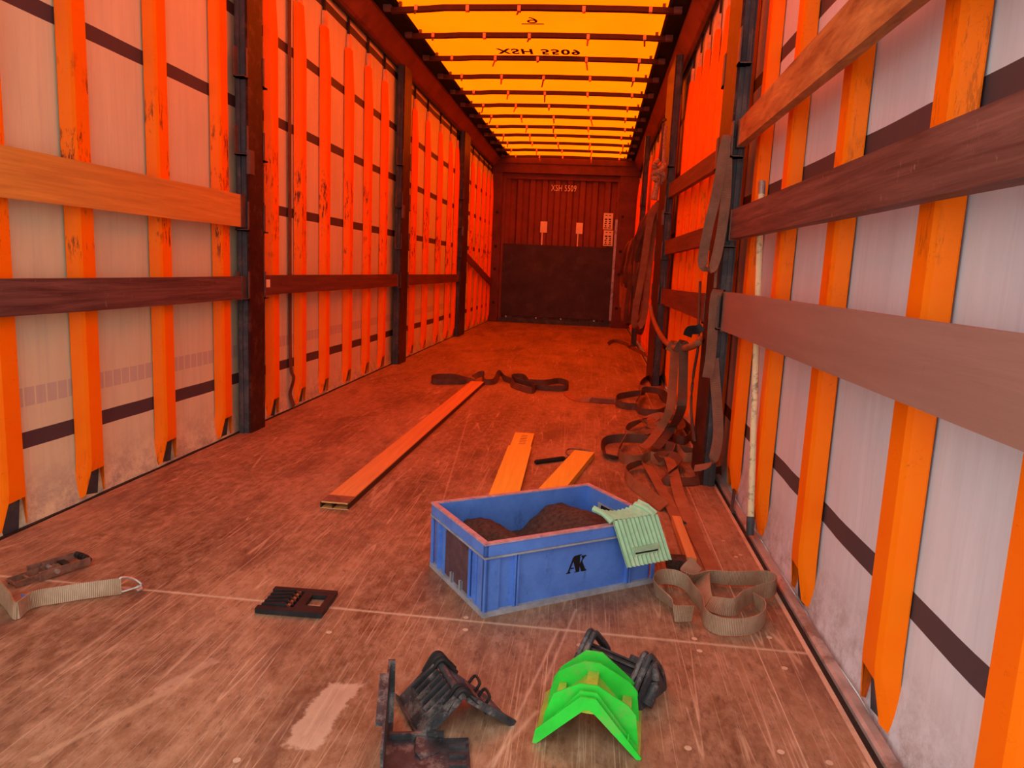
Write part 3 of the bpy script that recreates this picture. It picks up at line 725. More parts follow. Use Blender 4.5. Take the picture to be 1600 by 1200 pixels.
bm = BM()   # top collar
for (a, b) in (((0, 0, HZ-.040), (LX, .012, HZ-.006)), ((0, LY-.012, HZ-.040), (LX, LY, HZ-.006)), ((0, 0, HZ-.040), (.012, LY, HZ-.006)), ((LX-.012, 0, HZ-.040), (LX, LY, HZ-.006))): cb(bm, a, b)
obj('collar', bm, M['crate'], t, bevel=.0015)
bm = BM()
for (a, b) in (((-.002, -.002, HZ-.006), (LX+.002, .014, HZ)), ((-.002, LY-.014, HZ-.006), (LX+.002, LY+.002, HZ)), ((-.002, .014, HZ-.006), (.014, LY-.014, HZ)), ((LX-.014, .014, HZ-.006), (LX+.002, LY-.014, HZ))): cb(bm, a, b)
obj('rim', bm, M['craterim'], t)
bm = BM()   # dusty ledge under the collar and the foot
for z0, z1, e in ((HZ-.045, HZ-.040, -.003), (.0, .015, -.001)):
    for (a, b) in (((e, e, z0), (LX-e, .013, z1)), ((e, LY-.013, z0), (LX-e, LY-e, z1)), ((e, .013, z0), (.013, LY-.013, z1)), ((LX-.013, .013, z0), (LX-e, LY-.013, z1))): cb(bm, a, b)
obj('ledge', bm, M['cratelip'], t)
bm = BM()   # upright ribs
for x in (.0, .105, LX-.110, LX-.006, .095, LX-.100): cb(bm, (x, .0005, .014), (x+.005, .013, HZ-.040)); cb(bm, (x, LY-.013, .014), (x+.005, LY-.0005, HZ-.040))
for y in (.0, .055, .10, LY-.105, LY-.06, LY-.006): cb(bm, (.0005, y, .014), (.013, y+.005, HZ-.040)); cb(bm, (LX-.013, y, .014), (LX-.0005, y+.005, HZ-.040))
obj('rib', bm, M['crate'], t)
bm = BM(); cb(bm, (.004, .0, .014), (.0125, .05, HZ-.04)); cb(bm, (0, .004, .014), (.05, .0125, HZ-.04)); cb(bm, (.0, .004, .014), (.012, .012, HZ-.04)); obj('corner_column', bm, M['crate'], t)
bm = BM(); cb(bm, (.006, .10, .020), (.011, LY-.10, .155)); obj('end_label', bm, M['kraft'], t)
bm = BM(); cb(bm, (.002, .12, .158), (.010, LY-.12, .166)); cb(bm, (.002, .125, .150), (.0045, .15, .166)); obj('hand_slot_edge', bm, M['kraft'], t)
bm = BM()
for y in (.15, .215): cb(bm, (-.001, y, .015), (.005, y+.012, .045)); cb(bm, (-.001, y, .015), (.009, y+.004, .045))
obj('label_clip', bm, M['cratelip'], t)
bm = BM(); cb(bm, (LX-.019, .10, .095), (LX-.0172, LY-.09, .175)); obj('inside_label_backing', bm, M['cratelip'], t)
bm = BM(); cb(bm, (LX-.021, .11, .105), (LX-.0192, LY-.11, .170)); cb(bm, (LX-.022, .10, .120), (LX-.021, LY-.20, .155)); obj('inside_label', bm, M['blackclean'], t)
# serif A and K monogram, drawn as solid letter strokes
def glyph(strokes): 
    bm = BM()
    for pl in strokes:
        mm = CM @ Matrix.Translation((.275, .0116, .078)) @ Matrix.Rotation(PI/2, 4, 'X') @ Matrix.Scale(.001, 4)
        prism(bm, pl, mm, .8+.12*strokes.index(pl))
    return bm
obj('lettering', glyph([
    [(0, 0), (15, 0), (15, 3), (11, 6), (27, 44), (25, 48), (21, 46), (5, 4), (0, 2)],
    [(12, 13), (26, 13), (26, 16), (13, 16)],
    [(20, 46), (34, 2), (29, 2), (29, 0), (46, 0), (46, 50), (30, 50)],
    [(22, 48), (28, 52), (52, 54), (50, 51), (46, 50), (46, 40)],
    [(46, 24), (55, 40), (51, 46), (51, 49), (68, 49), (68, 46), (63, 44), (54, 33), (66, 6), (71, 3), (71, 0), (53, 0), (47, 16)]]), M['ink'], t)

# rubber mats folded in the crate
bm = BM(); G = []
for i in range(34):
    x = .03+.54*i/33; row = []
    for j in range(15):
        y = .03+(LY-.06)*j/14; fx = i/33; 
        h = .125+.050*math.exp(-((fx-.20)/.14)**2)+.062*math.exp(-((fx-.76)/.20)**2)-.03*math.exp(-((fx-.5)/.12)**2) - .05*(abs(j/14-.45))**1.6 - .05*max(0, .06-fx)/.06
        h += .004*math.sin(i*1.7+j*.9)+.004*math.sin(i*.5)*math.cos(j*.8)
        h *= 1-.5*max(0, (fx-.93)/.07)
        row.append(bm.verts.new(CM @ Vector((x, y, h))))
    G.append(row)
for a, b in zip(G, G[1:]):
    for j in range(14): bm.faces.new((a[j], b[j], b[j+1], a[j+1]))
r = bmesh.ops.extrude_face_region(bm, geom=bm.faces[:]); bmesh.ops.translate(bm, vec=(0, 0, -.009), verts=[v for v in r['geom'] if isinstance(v, bmesh.types.BMVert)])
o = obj('rubber_mat', bm, M['mat'], origin=CM @ Vector((LX/2, LY/2, .1)), smooth=True); tag(o, 'dark brown crumpled rubber mat lying inside the blue crate', 'mat')
bm = BM()
for i in range(12):
    for j in range(10): pass
bm = BM(); G = []
for i in range(16):
    row = []
    for j in range(10): row.append(bm.verts.new(CM @ Vector((.10+.40*i/15, .03+(LY-.07)*j/9, .03+.05*math.sin(PI*i/15)+.01*math.sin(i+j)))))
    G.append(row)
for a, b in zip(G, G[1:]):
    for j in range(9): bm.faces.new((a[j], b[j], b[j+1], a[j+1]))
r = bmesh.ops.extrude_face_region(bm, geom=bm.faces[:]); bmesh.ops.translate(bm, vec=(0, 0, -.009), verts=[v for v in r['geom'] if isinstance(v, bmesh.types.BMVert)])
bk = BM(); cm2 = CM @ Matrix.Translation((.30, .10, .137)) @ Matrix.Rotation(.5, 4, 'Z')
for a, b in (((-.02, -.010, 0), (.02, -.006, .006)), ((-.02, .006, 0), (.02, .010, .006)), ((-.022, -.01, 0), (-.018, .01, .006)), ((.018, -.01, 0), (.022, .01, .006)), ((-.003, -.01, .001), (.001, .01, .005))): box(bk, a, b, cm2)
o = obj('steel_buckle', bk, M['rust'], origin=cm2.translation); tag(o, 'small rusty buckle lying on the rubber mat in the crate', 'buckle')
bm.free()

# ------------------------------------------------------------------ corner protectors
def frame(p, zrot, rx=0, ry=0):
    return Matrix.Translation(p) @ Matrix.Rotation(zrot, 4, 'Z') @ Matrix.Rotation(rx, 4, 'X') @ Matrix.Rotation(ry, 4, 'Y')
def chev(half, ang, th, bump=0, top=None):
    """chevron outline in (x,z): legs of length half sloping by ang"""
    c, s_ = math.cos(ang), math.sin(ang); H = half*s_
    o_ = [(-half*c, 0), (-.012, H-.012), (0, H-.006), (.012, H-.012), (half*c, 0)]
    i_ = [(half*c-th/s_, 0), (.010, H-th/c-.012), (0, H-th/c-.008), (-.010, H-th/c-.012), (-half*c+th/s_, 0)]
    return o_ + i_
def green_protector():
    p0, p1 = U(833, 1157, 2, 0), U(1000, 1190, 2, 0)
    c = (p0+p1)/2; dx = (p1-p0); W_ = dx.length; rz = math.atan2(dx.y, dx.x)
    fr = frame(c, rz+.05); t = thing('corner_protector', 'bright green ribbed plastic corner protector standing like a tent in front of the crate', 'corner protector', c, rz)
    hw = W_/2; H = .104
    def sec(y, d, pts, th=None):
        bm2 = BM(); prism(bm2, pts, fr @ Matrix.Translation((0, y+d, 0)) @ Matrix.Rotation(PI/2, 4, 'X'), d); return bm2
    inner = [(hw-.006, 0), (.012, H-.016), (.004, H-.009), (-.008, H-.009), (-.014, H-.016), (-hw+.006, 0)]
    body = [(-hw, 0), (-.016, H-.008), (.012, H-.008), (hw, 0)] + [(hw-.006, 0), (.012, H-.022), (-.014, H-.022), (-hw+.006, 0)]
    bm = sec(0, .185, body); obj('shell', bm, M['greendk'], t)
    # front flange, taller than the shell
    fl = [(-hw-.001, 0), (-hw+.004, .030), (-.018, H+.012), (.014, H+.012), (hw+.002, .004), (hw, 0)] + [(hw-.008, 0), (.014, H-.022), (.004, H-.014), (-.008, H-.014), (-.016, H-.022), (-hw+.008, 0)]
    obj('front_flange', sec(-.002, .004, fl), M['green'], t)
    fl2 = [(-hw-.001+.01, .02), (-.019, H+.017), (.015, H+.017), (hw-.005, .012), (hw-.01, .004), (.012, H), (-.016, H), (-hw+.01, .01)]
    obj('front_lip', sec(.012, .003, fl2), M['green'], t)
    for k, y in enumerate((.030, .118, .165)):
        sh = 1 if k < 2 else .8
        gp = [(-hw+.012, .012), (-hw+.018, .050), (-hw+.034, .088*sh+.008), (-.022, H+.022), (.014, H+.022), (hw-.030, .088*sh+.004), (hw-.014, .074*sh), (hw-.004, 0)] + inner
        obj('rib', sec(y, .004, gp), M['green'], t, bevel=0)
    # hollow humps between the ribs
    for y in (.034,):
        for x0, x1, h0, h1 in ((-.072, -.056, .040, .072), (-.012, .012, H-.02, H+.003), (hw-.044, hw-.024, .020, .062)):
            bm = BM(); m = fr
            bar(bm, fr @ Vector(((x0+x1)/2, y, (h0+h1)/2)), fr @ Vector(((x0+x1)/2, y+.083, (h0+h1)/2)), (fr.to_3x3() @ Vector(((x1-x0)/2, 0, 0))), Vector((0, 0, (h1-h0)/2)))
            obj('hump', bm, M['greendk'], t, bevel=.004)
    for x, z in ((.035, .072), (.05, .060), (.082, .032), (-.04, .07)):
        bm = BM(); bar(bm, fr @ Vector((x, .001, z)), fr @ Vector((x, .012, z+.004)), (fr.to_3x3() @ Vector((.0012, 0, 0))), Vector((0, 0, .008))); obj('web', bm, M['green'], t)
green_protector()

def black_tent():
    # left foot front, right foot front, depth direction
    pf, pr = U(655, 1155, 2, 0), U(802, 1131, 2, 0); pb = U(625, 1097, 2, 0)
    ex_ = (pr-pf); W_ = ex_.length; rz = math.atan2(ex_.y, ex_.x); D = .155; H = .088
    back = (pb-pf); ang = math.atan2(back.y, back.x)-PI/2
    t = thing('corner_protector', 'black ribbed corner protector standing like a tent, left of the bright green one', 'corner protector', pf+ex_/2, rz)
    e = ex_.normalized(); dv = back.normalized()
    def P(x, y, z): return pf + e*x + dv*y + Vector((0, 0, z))
    ax = W_*.43
    def sheet(c, th):   # c: 4 corners ; th vector
        bm = BM(); a = [bm.verts.new(v) for v in c]; b = [bm.verts.new(v+th) for v in c]; bm.faces.new(a[::-1]); bm.faces.new(b)
        for i in range(4): bm.faces.new((a[i], a[(i+1) % 4], b[(i+1) % 4], b[i]))
        return bm
    nl = Vector((-.75, 0, .65)).normalized()
    nL = (P(ax, 0, H)-P(0, 0, 0)).cross(dv).normalized(); nL = -nL if nL.z < 0 else nL
    nR = (P(W_, 0, 0)-P(ax, 0, H)).cross(dv).normalized(); nR = -nR if nR.z < 0 else nR
    obj('left_plate', sheet([P(.0, 0, .0), P(ax-.012, 0, H-.01), P(ax-.012, D, H-.01), P(0, D, 0)], -nL*.004), M['black'], t)
    obj('right_plate', sheet([P(W_, 0, .0), P(ax+.012, 0, H-.01), P(ax+.012, D*.82, H-.01), P(W_-.01, D*.7, 0)], -nR*.004), M['black'], t)
    for yy, rr in ((.0, .013), (.018, .010), (D-.03, .010), (D-.014, .014), (D, .012)):
        bm = BM(); tube(bm, [P(ax-.03, yy, H-.033), P(ax-.016, yy, H-.008), P(ax-.006, yy, H+.006), P(ax+.006, yy, H+.006), P(ax+.018, yy, H-.010), P(ax+.035, yy, H-.028)], rr*.5, 8, 4); obj('ridge_ring', bm, M['blackclean'], t, smooth=True)
    bm = BM(); tube(bm, [P(ax, -.002, H-.006), P(ax, D*.5, H-.010), P(ax, D, H-.004)], .009, 10, 3); obj('ridge', bm, M['black'], t, smooth=True)
    # five long ribs with flared feet
    for k in range(6):
        yy = .022+.021*k
        bm = BM(); a = P(ax*.34, yy, H*.34)+nL*.007; b = P(ax*.9, yy, H*.88)+nL*.006; bar(bm, a, b, dv*.003, nL*.007); obj('rib', bm, M['black'], t, bevel=.0015)
    bm = BM(); bar(bm, P(0, -.003, .001), P(ax-.01, -.003, H-.008), dv*.003, nL*.012); obj('edge_flange', bm, M['black'], t, bevel=.001)
    bm = BM(); bar(bm, P(W_, -.003, .002), P(ax+.012, -.003, H-.010), dv*.003, nR*.008); obj('edge_flange', bm, M['black'], t, bevel=.001)
    bm = BM(); bar(bm, P(-.002, 0, .004), P(-.002, D, .004), Vector((0, 0, .005)), nL*.006); obj('foot_bead', bm, M['black'], t)
    for k in (0, 1):
        q = P(W_*.70, .02+.055*k, H*.42)+nR*.004
        bm = BM(); tube(bm, [q, q+nR*.020, q+nR*.022+dv*.030, q+dv*.034], .0035, 6, 4); obj('strap_loop', bm, M['blackclean'], t, smooth=True)
    for k in (0, 1): 
        bm = BM(); bar(bm, P(W_*.62+.02*k, .006, H*.50-.018*k)+nR*.006, P(W_*.62+.02*k, .10, H*.50-.018*k)+nR*.006, e*.003, nR*.006); obj('rib', bm, M['black'], t)
black_tent()

def black_back():
    pl, pr = U(905, 1040, 2, 0), U(1022, 1105, 2, 0)
    t = thing('corner_protector', 'black ribbed plastic corner protector right behind the bright green one', 'corner protector', (pl+pr)/2)
    rz = math.radians(-34); fr = frame(U(965, 1075, 2, 0), rz)
    hw, D, H = .085, .17, .088
    # ridge runs from back left to front right; cross-section faces camera left / right
    def P(x, y, z): return fr @ Vector((x, y, z))
    R3 = fr.to_3x3()
    def plate(c, th):
        bm = BM(); a = [bm.verts.new(P(*v)) for v in c]; b = [bm.verts.new(P(*v)+R3 @ Vector(th)) for v in c]; bm.faces.new(a[::-1]); bm.faces.new(b)
        for i in range(4): bm.faces.new((a[i], a[(i+1) % 4], b[(i+1) % 4], b[i]))
        return bm
    obj('near_plate', plate([(-hw, -.075, 0), (hw, -.075, 0), (hw, -.006, H-.008), (-hw, -.006, H-.008)], (0, .003, -.003)), M['blackclean'], t)
    obj('far_plate', plate([(-hw, .075, 0), (hw, .075, 0), (hw, .006, H-.008), (-hw, .006, H-.008)], (0, -.003, -.003)), M['black'], t)
    for k in range(5):
        f = .15+.17*k; bm = BM(); bar(bm, P(-hw+.012, -.075*(1-f)-.004, H*f+.004), P(hw-.03, -.075*(1-f)-.004, H*f+.004), R3 @ Vector((0, .0015, .002)), R3 @ Vector((0, -.005, .005))); obj('rib', bm, M['black'], t)
        bm = BM(); bar(bm, P(hw*.2, .075*(1-f)+.004, H*f+.004), P(hw-.01, .075*(1-f)+.004, H*f+.004), R3 @ Vector((0, .0015, -.002)), R3 @ Vector((0, .005, .005))); obj('rib', bm, M['black'], t)
    for x in (-hw, hw-.008):
        pts = [(x, -.082, 0), (x, -.060, .050), (x, -.016, H+.010), (x, 0, H+.022), (x, .016, H+.010), (x, .060, .050), (x, .082, 0)]
        bm = BM(); 
        for wv in (0, .014): tube(bm, [P(a+wv*(1 if x < 0 else -1), b, c) for a, b, c in pts], .007, 8, 3)
        obj('end_arch', bm, M['black'], t, smooth=True)
    bm = BM(); a = [P(hw-.004, -.075, 0), P(hw-.004, .075, 0), P(hw-.004, .010, H+.008), P(hw-.004, -.010, H+.008)]; 
    vs = [bm.verts.new(v) for v in a]; ws = [bm.verts.new(v+R3 @ Vector((.006, 0, 0))) for v in a]; bm.faces.new(vs); bm.faces.new(ws[::-1])
    for i in range(4): bm.faces.new((vs[i], ws[i], ws[(i+1) % 4], vs[(i+1) % 4]))
    obj('end_gusset', bm, M['black'], t)
    bm = BM(); tube(bm, [P(hw+.006, -.03, .012), P(hw+.010, 0, .05), P(hw+.004, .0, H)], lambda q: .016*(1-q*.6), 10, 4); obj('end_hump', bm, M['black'], t, smooth=True)
black_back()

def black_corner():
    # L-shaped guard: one leg upright, one leg flat on the floor, cut by the picture's lower edge
    a = U(600, 1200, 2, 0); b = U(612, 1075, 2, 0)
    d = (b-a); d.z = 0; d.normalize(); s = Vector((d.y, -d.x, 0)); a = a-d*.06
    t = thing('corner_protector', 'black corner protector with one leg upright, in front of the black tent', 'corner protector', a)
    L = .20; H = .125
    def P(x, y, z): return a+s*x+d*y+Vector((0, 0, z))
    bm = BM(); pl = [(0, 0), (L*.95, 0), (L+.03, H*.45), (L+.035, H), (L*.9, H*.97), (0, H*.7)]
    m = Matrix((d, Vector((0, 0, 1)), s)).transposed().to_4x4(); m.translation = P(-.004, 0, 0); prism(bm, pl, m, .005); obj('upright_leg', bm, M['black'], t, bevel=.001)
    bm = BM(); pl2 = [(0, 0), (L*.95, 0), (L+.03, H*.45), (L+.035, H), (L+.028, H), (L+.02, H*.46), (L*.93, .010), (0, .010)]
    m2 = m.copy(); m2.translation = P(.001, 0, 0); prism(bm, pl2, m2, .010); m3 = m.copy(); m3.translation = P(-.018, 0, 0); prism(bm, [(L*.3, H*.7), (L*.3, H*.76), (L*.9, H*1.0), (L*.9, H*.94)], m3, .018); obj('upright_flange', bm, M['black'], t)
    bm = BM(); bar(bm, P(.085, 0, .004), P(.085, .135, .004), s*.080, (0, 0, .003)); obj('flat_leg', bm, M['black'], t, bevel=.001)
    bm = BM(); bar(bm, P(.005, .138, .010), P(.115, .138, .010), d*.004, (0, 0, .010)); obj('cross_rib', bm, M['black'], t, bevel=.001)
    bm = BM(); q = [P(.055, .132, .008), P(.115, .132, .008), P(.105, .09, .008), P(.070, .07, .008), P(.058, .085, .014), P(.06, .128, .018)]
    vs = [bm.verts.new(v) for v in q]
    for f in ((0, 1, 5), (1, 2, 4, 5), (2, 3, 4), (0, 5, 4, 3), (0, 3, 2, 1)): bm.faces.new([vs[i] for i in f])
    obj('gusset', bm, M['black'], t)
    for k in range(4):
        bm = BM(); bar(bm, P(.125, .02+.028*k, .010), P(.158, .02+.028*k, .010), d*.004, (0, 0, .003)); obj('tread', bm, M['black'], t)
black_corner()

def flat_guard():
    A_, B_, C_, D_ = U(398, 960, 2, 0), U(502, 968, 2, 0), U(518, 935, 2, 0), U(420, 925, 2, 0)
    ex_ = (B_-A_); W_ = ex_.length; e = ex_.normalized(); f_ = Vector((-e.y, e.x, 0)); Dp = .145
    t = thing('corner_protector', 'flat black ribbed plastic guard lying on the floor left of the crate', 'corner protector', (A_+C_)/2)
    def P(x, y, z): return A_+e*x+f_*y+Vector((0, 0, z))
    def pb(bm, x0, y0, x1, y1, z0, z1): bar(bm, P(x0, (y0+y1)/2, (z0+z1)/2), P(x1, (y0+y1)/2, (z0+z1)/2), f_*((y1-y0)/2), (0, 0, (z1-z0)/2))
    bm = BM(); pb(bm, 0, 0, W_, .022, .004, .018); pb(bm, 0, Dp-.02, W_, Dp, .004, .016); pb(bm, 0, .02, .10, Dp-.02, .002, .008); pb(bm, W_-.018, .02, W_, Dp-.02, .003, .016); pb(bm, W_*.52, .02, W_*.66, Dp-.02, .003, .015); pb(bm, W_*.66, .02, W_-.018, .045, .003, .015); pb(bm, W_*.66, Dp-.035, W_-.018, Dp-.02, .003, .015)
    obj('plate', bm, M['blackclean'], t, bevel=.0015)
    for k in range(5):
        bm = BM(); yy = .030+.021*k
        bar(bm, P(.008, yy, .012), P(W_*.40, yy, .018), f_*.0035, (0, 0, .008)); bar(bm, P(W_*.40, yy, .018), P(W_*.50, yy-.012, .012), f_*.0035, (0, 0, .005)); obj('rib', bm, M['rust'] if False else M['blackclean'], t)
    bm = BM(); pb(bm, W_*.42, .028, W_*.47, Dp-.025, .014, .018); obj('cross_strip', bm, M['webred'], t)
flat_guard()

def pale_guard():
    # hangs over the near right rim of the crate
    t = thing('corner_protector', 'pale translucent green ribbed protector hanging over the rim of the blue crate', 'corner protector', CM @ Vector((.50, 0, .12)))
    def P(x, y, z): return CM @ Vector((x, y, z))
    # front leg leans outward from the rim
    x0, x1 = .425, .595
    top = lambda u: P(x0+(x1-x0)*u-.01, -.006, HZ+.014); bot = lambda u: P(x0+(x1-x0)*u+.02, -.052, HZ-.120)
    nrm = (ey*-1+Vector((0, 0, -.0))).normalized()
    def wavy(tp, bt, amp, n=44, zz=1):
        bm = BM(); rows_ = []
        for i in range(n+1):
            u = i/n; off = nrm*(amp*(.5+.5*math.cos(u*2*PI*11)))
            rows_.append([bm.verts.new(tp(u)+off), bm.verts.new(tp(u).lerp(bt(u), .5)+off*1.0), bm.verts.new(bt(u)+off)])
        for a, b in zip(rows_, rows_[1:]):
            for k in range(2): bm.faces.new((a[k], b[k], b[k+1], a[k+1]))
        r = bmesh.ops.extrude_face_region(bm, geom=bm.faces[:]); bmesh.ops.translate(bm, vec=-nrm*.003, verts=[v for v in r['geom'] if isinstance(v, bmesh.types.BMVert)])
        return bm
    obj('hanging_leg', wavy(top, bot, .0055), M['pale'], t, smooth=True)
    bm = BM(); c0, c1 = top(.22).lerp(bot(.22), .70), top(.80).lerp(bot(.80), .70); bar(bm, c0+nrm*.004, c1+nrm*.004, Vector((0, 0, .014)), nrm*.0035); obj('slot_frame', bm, M['pale'], t, bevel=.001)
    bm = BM(); bar(bm, c0+nrm*.008+ex*.008-Vector((0, 0, .004)), c1+nrm*.008-ex*.006-Vector((0, 0, .004)), Vector((0, 0, .0022)), nrm*.0008); obj('slot', bm, M['ink'], t)
    nrm_keep = nrm
    tp2 = lambda u: P(x0+(x1-x0)*u-.01, -.008, HZ+.016); bt2 = lambda u: P(x0+(x1-x0)*u-.035, .055, HZ+.030-.012*math.sin(u*PI))
    bm = BM(); n = 44; rows_ = []
    for i in range(n+1):
        u = i/n; off = Vector((0, 0, .004*math.cos(u*2*PI*11)+(.012*(abs(u-.5)*2)**3)))
        rows_.append([bm.verts.new(tp2(u)+off*.4), bm.verts.new(tp2(u).lerp(bt2(u), .5)+off), bm.verts.new(bt2(u)+off)])
    for a, b in zip(rows_, rows_[1:]):
        for k in range(2): bm.faces.new((a[k], b[k], b[k+1], a[k+1]))
    r = bmesh.ops.extrude_face_region(bm, geom=bm.faces[:]); bmesh.ops.translate(bm, vec=(0, 0, -.003), verts=[v for v in r['geom'] if isinstance(v, bmesh.types.BMVert)])
    obj('top_leg', bm, M['pale'], t, smooth=True)
    for u in (0.0, .93):
        bm = BM(); tube(bm, [tp2(u)+Vector((0, 0, -.006)), tp2(u).lerp(bt2(u), .5)+Vector((0, 0, .006)), bt2(u)+Vector((0, 0, .004))], .009, 8, 4); obj('end_bead', bm, M['pale'], t, smooth=True)
pale_guard()

# offcut and block beside the crate
p = U(1056, 815, 2, .02); q = U(1080, 882, 2, .02)
t, A, B, d, s = board('wood_offcut', 'narrow orange wood offcut standing beside the right end of the blue crate', q, p, .032, .03, 'plank', z=.012)
p = U(1058, 888, 2, .0); o = obj('rubber_block', box(BM(), (p.x-.035, p.y-.02, .0), (p.x+.03, p.y+.035, .035)), M['mat'], origin=(p.x, p.y, 0), bevel=.006); tag(o, 'small dark block at the right foot of the blue crate', 'block')
p = U(1076, 893, 2, 0); o = obj('wood_block', box(BM(), (p.x-.010, p.y-.01, .0), (p.x+.010, p.y+.03, .022)), M['dust'], origin=(p.x, p.y, 0), bevel=.002); tag(o, 'tiny pale wooden block beside the dark block by the crate', 'block')

# ------------------------------------------------------------------ ratchet strap, lower left
t = thing('ratchet', 'rusty ratchet tensioner with a black ribbed grip, lying behind the short hooked strap', 'ratchet', U(90, 900, 2, 0))
c0, c1 = U(30, 918, 2, 0), U(140, 885, 2, 0); e = (c1-c0); e.z = 0; L = e.length; e.normalize(); f_ = Vector((-e.y, e.x, 0))
def P(x, y, z): return c0+e*x+f_*y+Vector((0, 0, z))
for yy in (-.006, .068):
    bm = BM(); bar(bm, P(.05, yy, .016), P(L+.0, yy, .020), f_*.0025, (0, 0, .014), .8); obj('side_arm', bm, M['rust'], t, bevel=.001)
bm = BM(); tube(bm, [P(L-.004, -.004, .022), P(L-.002, .030, .024), P(L-.004, .070, .022)], .010, 10, 5); obj('grip', bm, M['blackclean'], t, smooth=True)
for k in range(3):
    bm = BM(); tube(bm, [P(L-.004, .008+.016*k, .023), P(L-.004, .012+.016*k, .023)], .0115, 10, 1); obj('grip_ring', bm, M['blackclean'], t, smooth=True)
bm = BM(); bar(bm, P(L*.72, 0, .018), P(L*.72, .062, .018), e*.010, (0, 0, .003)); obj('pawl', bm, M['blackclean'], t)
bm = BM(); tube(bm, [P(L*.50, -.016, .02), P(L*.50, .06, .02)], .007, 10, 1); obj('spindle', bm, M['steel'], t, smooth=True)
for yy in (.0, .046):
    bm = BM(); pl = [((.020 if k % 2 else .015)*math.cos(k*PI/9), (.020 if k % 2 else .015)*math.sin(k*PI/9)) for k in range(18)]
    m = Matrix((e, Vector((0, 0, 1)), f_)).transposed().to_4x4(); m.translation = P(L*.50, yy-.002, .021); prism(bm, pl, m, .004); obj('toothed_wheel', bm, M['rust'], t)
bm = BM(); bar(bm, P(-.01, .0, .010), P(.07, .0, .014), f_*.002, (0, 0, .009)); bar(bm, P(-.01, .046, .010), P(.07, .046, .014), f_*.002, (0, 0, .009)); tube(bm, [P(-.008, -.006, .011), P(-.008, .052, .011)], .005, 8, 1); tube(bm, [P(.03, -.006, .013), P(.03, .052, .013)], .005, 8, 1); obj('frame', bm, M['rust'], t)

t = thing('short_strap', 'short grey brown webbing strap with a steel end hook, lying on edge', 'strap', U(110, 940, 2, 0))
pp = [U(-10, 925, 2, .0), U(12, 950, 2, 0), U(26, 968, 2, 0), U(52, 950, 2, 0), U(100, 941, 2, 0), U(145, 934, 2, 0), U(190, 928, 2, 0)]
bm = ribbon(BM(), [q+Vector((0, 0, .024)) for q in pp], [(0, .35, 1), (0, .3, 1), (-.1, .2, 1), (0, .3, 1), (0, .25, 1), (0, .25, 1), (0, .3, 1)], .045, .004); obj('webbing', bm, M['web'], t, smooth=True)
k0, k1 = U(190, 928, 2, 0), U(218, 922, 2, 0)
bm = BM(); tube(bm, [k0+Vector((0, 0, .006)), k0.lerp(k1, .8)+Vector((0, 0, .010)), k1+Vector((.004, .004, .016)), k0.lerp(k1, .5)+Vector((0, .01, .036)), k0+Vector((-.004, .004, .046)), k0+Vector((-.006, .002, .024)), k0+Vector((0, 0, .006))], .0035, 8, 5); obj('hook', bm, M['steel'], t, smooth=True)
bm = BM(); tube(bm, [k1+Vector((-.006, 0, .012)), k1+Vector((.010, -.004, .008)), k1+Vector((.004, -.018, .006))], .004, 8, 4); obj('hook_tip', bm, M['steel'], t, smooth=True)
bm = BM(); q = U(40, 951, 2, 0); box(bm, (q.x-.006, q.y-.006, .036), (q.x+.006, q.y-.003, .042)); obj('label', bm, M['bluec'], t)

# ------------------------------------------------------------------ foreground strap coil right of the crate
def cz(l): return [(960+a/4.286, 720+b/4.286, c, d_) for a, b, c, d_ in l]
floor_ribbon('strap_coil', cz([(520, 1085, 0, 80), (470, 1085, 0, 85), (395, 1080, 0, 80), (400, 1020, 0, 60), (320, 960, 0, 70), (262, 900, 0, 80), (290, 850, 0.005, 90), (380, 845, 0.005, 90), (470, 880, .004, 90), (520, 940, 0, 90), (575, 1010, 0, 90),
     (600, 1110, 0, 90), (680, 1165, 0, 88), (800, 1180, 0, 88), (920, 1165, 0, 88), (990, 1120, 0, 90), (1000, 1050, 0, 85), (930, 990, .0, 75)]), M['web'], 'nearest grey brown strap coil, open loops standing on edge right of the crate')
floor_ribbon('strap_coil', cz([(640, 800, .02, 20), (590, 840, .015, 40), (600, 960, .0, 35), (650, 1000, 0, 40), (790, 1040, 0, 75), (860, 990, .002, 80), (960, 950, .003, 85), (1050, 925, .004, 88), (1075, 885, .004, 88), (1010, 850, .004, 85), (900, 850, .004, 85), (760, 850, .004, 80), (620, 835, .004, 70), (500, 850, .004, 60), (470, 830, .01, 50), (540, 780, .03, 40)]),
     M['web'], 'grey brown strap looping behind and inside the nearest coil')
# two flat rust straps running from the coil back over the floor
def cz2(l): return cz(l)
floor_ribbon('flat_strap', cz([(660, 760, .004, 4), (610, 650, .004, 3), (545, 530, .006, 4), (490, 400, .01, -6), (440, 300, .02, -10), (405, 180, .03, -4), (380, 80, .035, 0), (350, 0, .03, 6)]), M['webred'], 'flat rust brown strap running back from the nearest coil, right one of the pair')
floor_ribbon('flat_strap', cz([(555, 760, .002, 2), (500, 620, .003, 5), (440, 460, .005, 4), (380, 340, .012, 6), (300, 210, .02, 8), (230, 90, .025, 10), (190, 60, .02, 30), (120, 70, .004, 70), (70, 110, .0, 88), (110, 180, .0, 70), (220, 260, .0, 60), (330, 340, .0, 40)]), M['webred'], 'rust brown strap with a turned loop, left one of the pair beside the crate')
t = thing('strap_clip', 'grey plastic clip between the two flat straps beside the crate', 'clip', U(1066, 818, 2, 0)); bm = BM(); q = U(1066, 818, 2, .012); tube(bm, [q+Vector((-.012, .025, .0)), q+Vector((.006, -.012, 0))], .012, 10, 2); obj('body', bm, M['slate'], t, smooth=True)

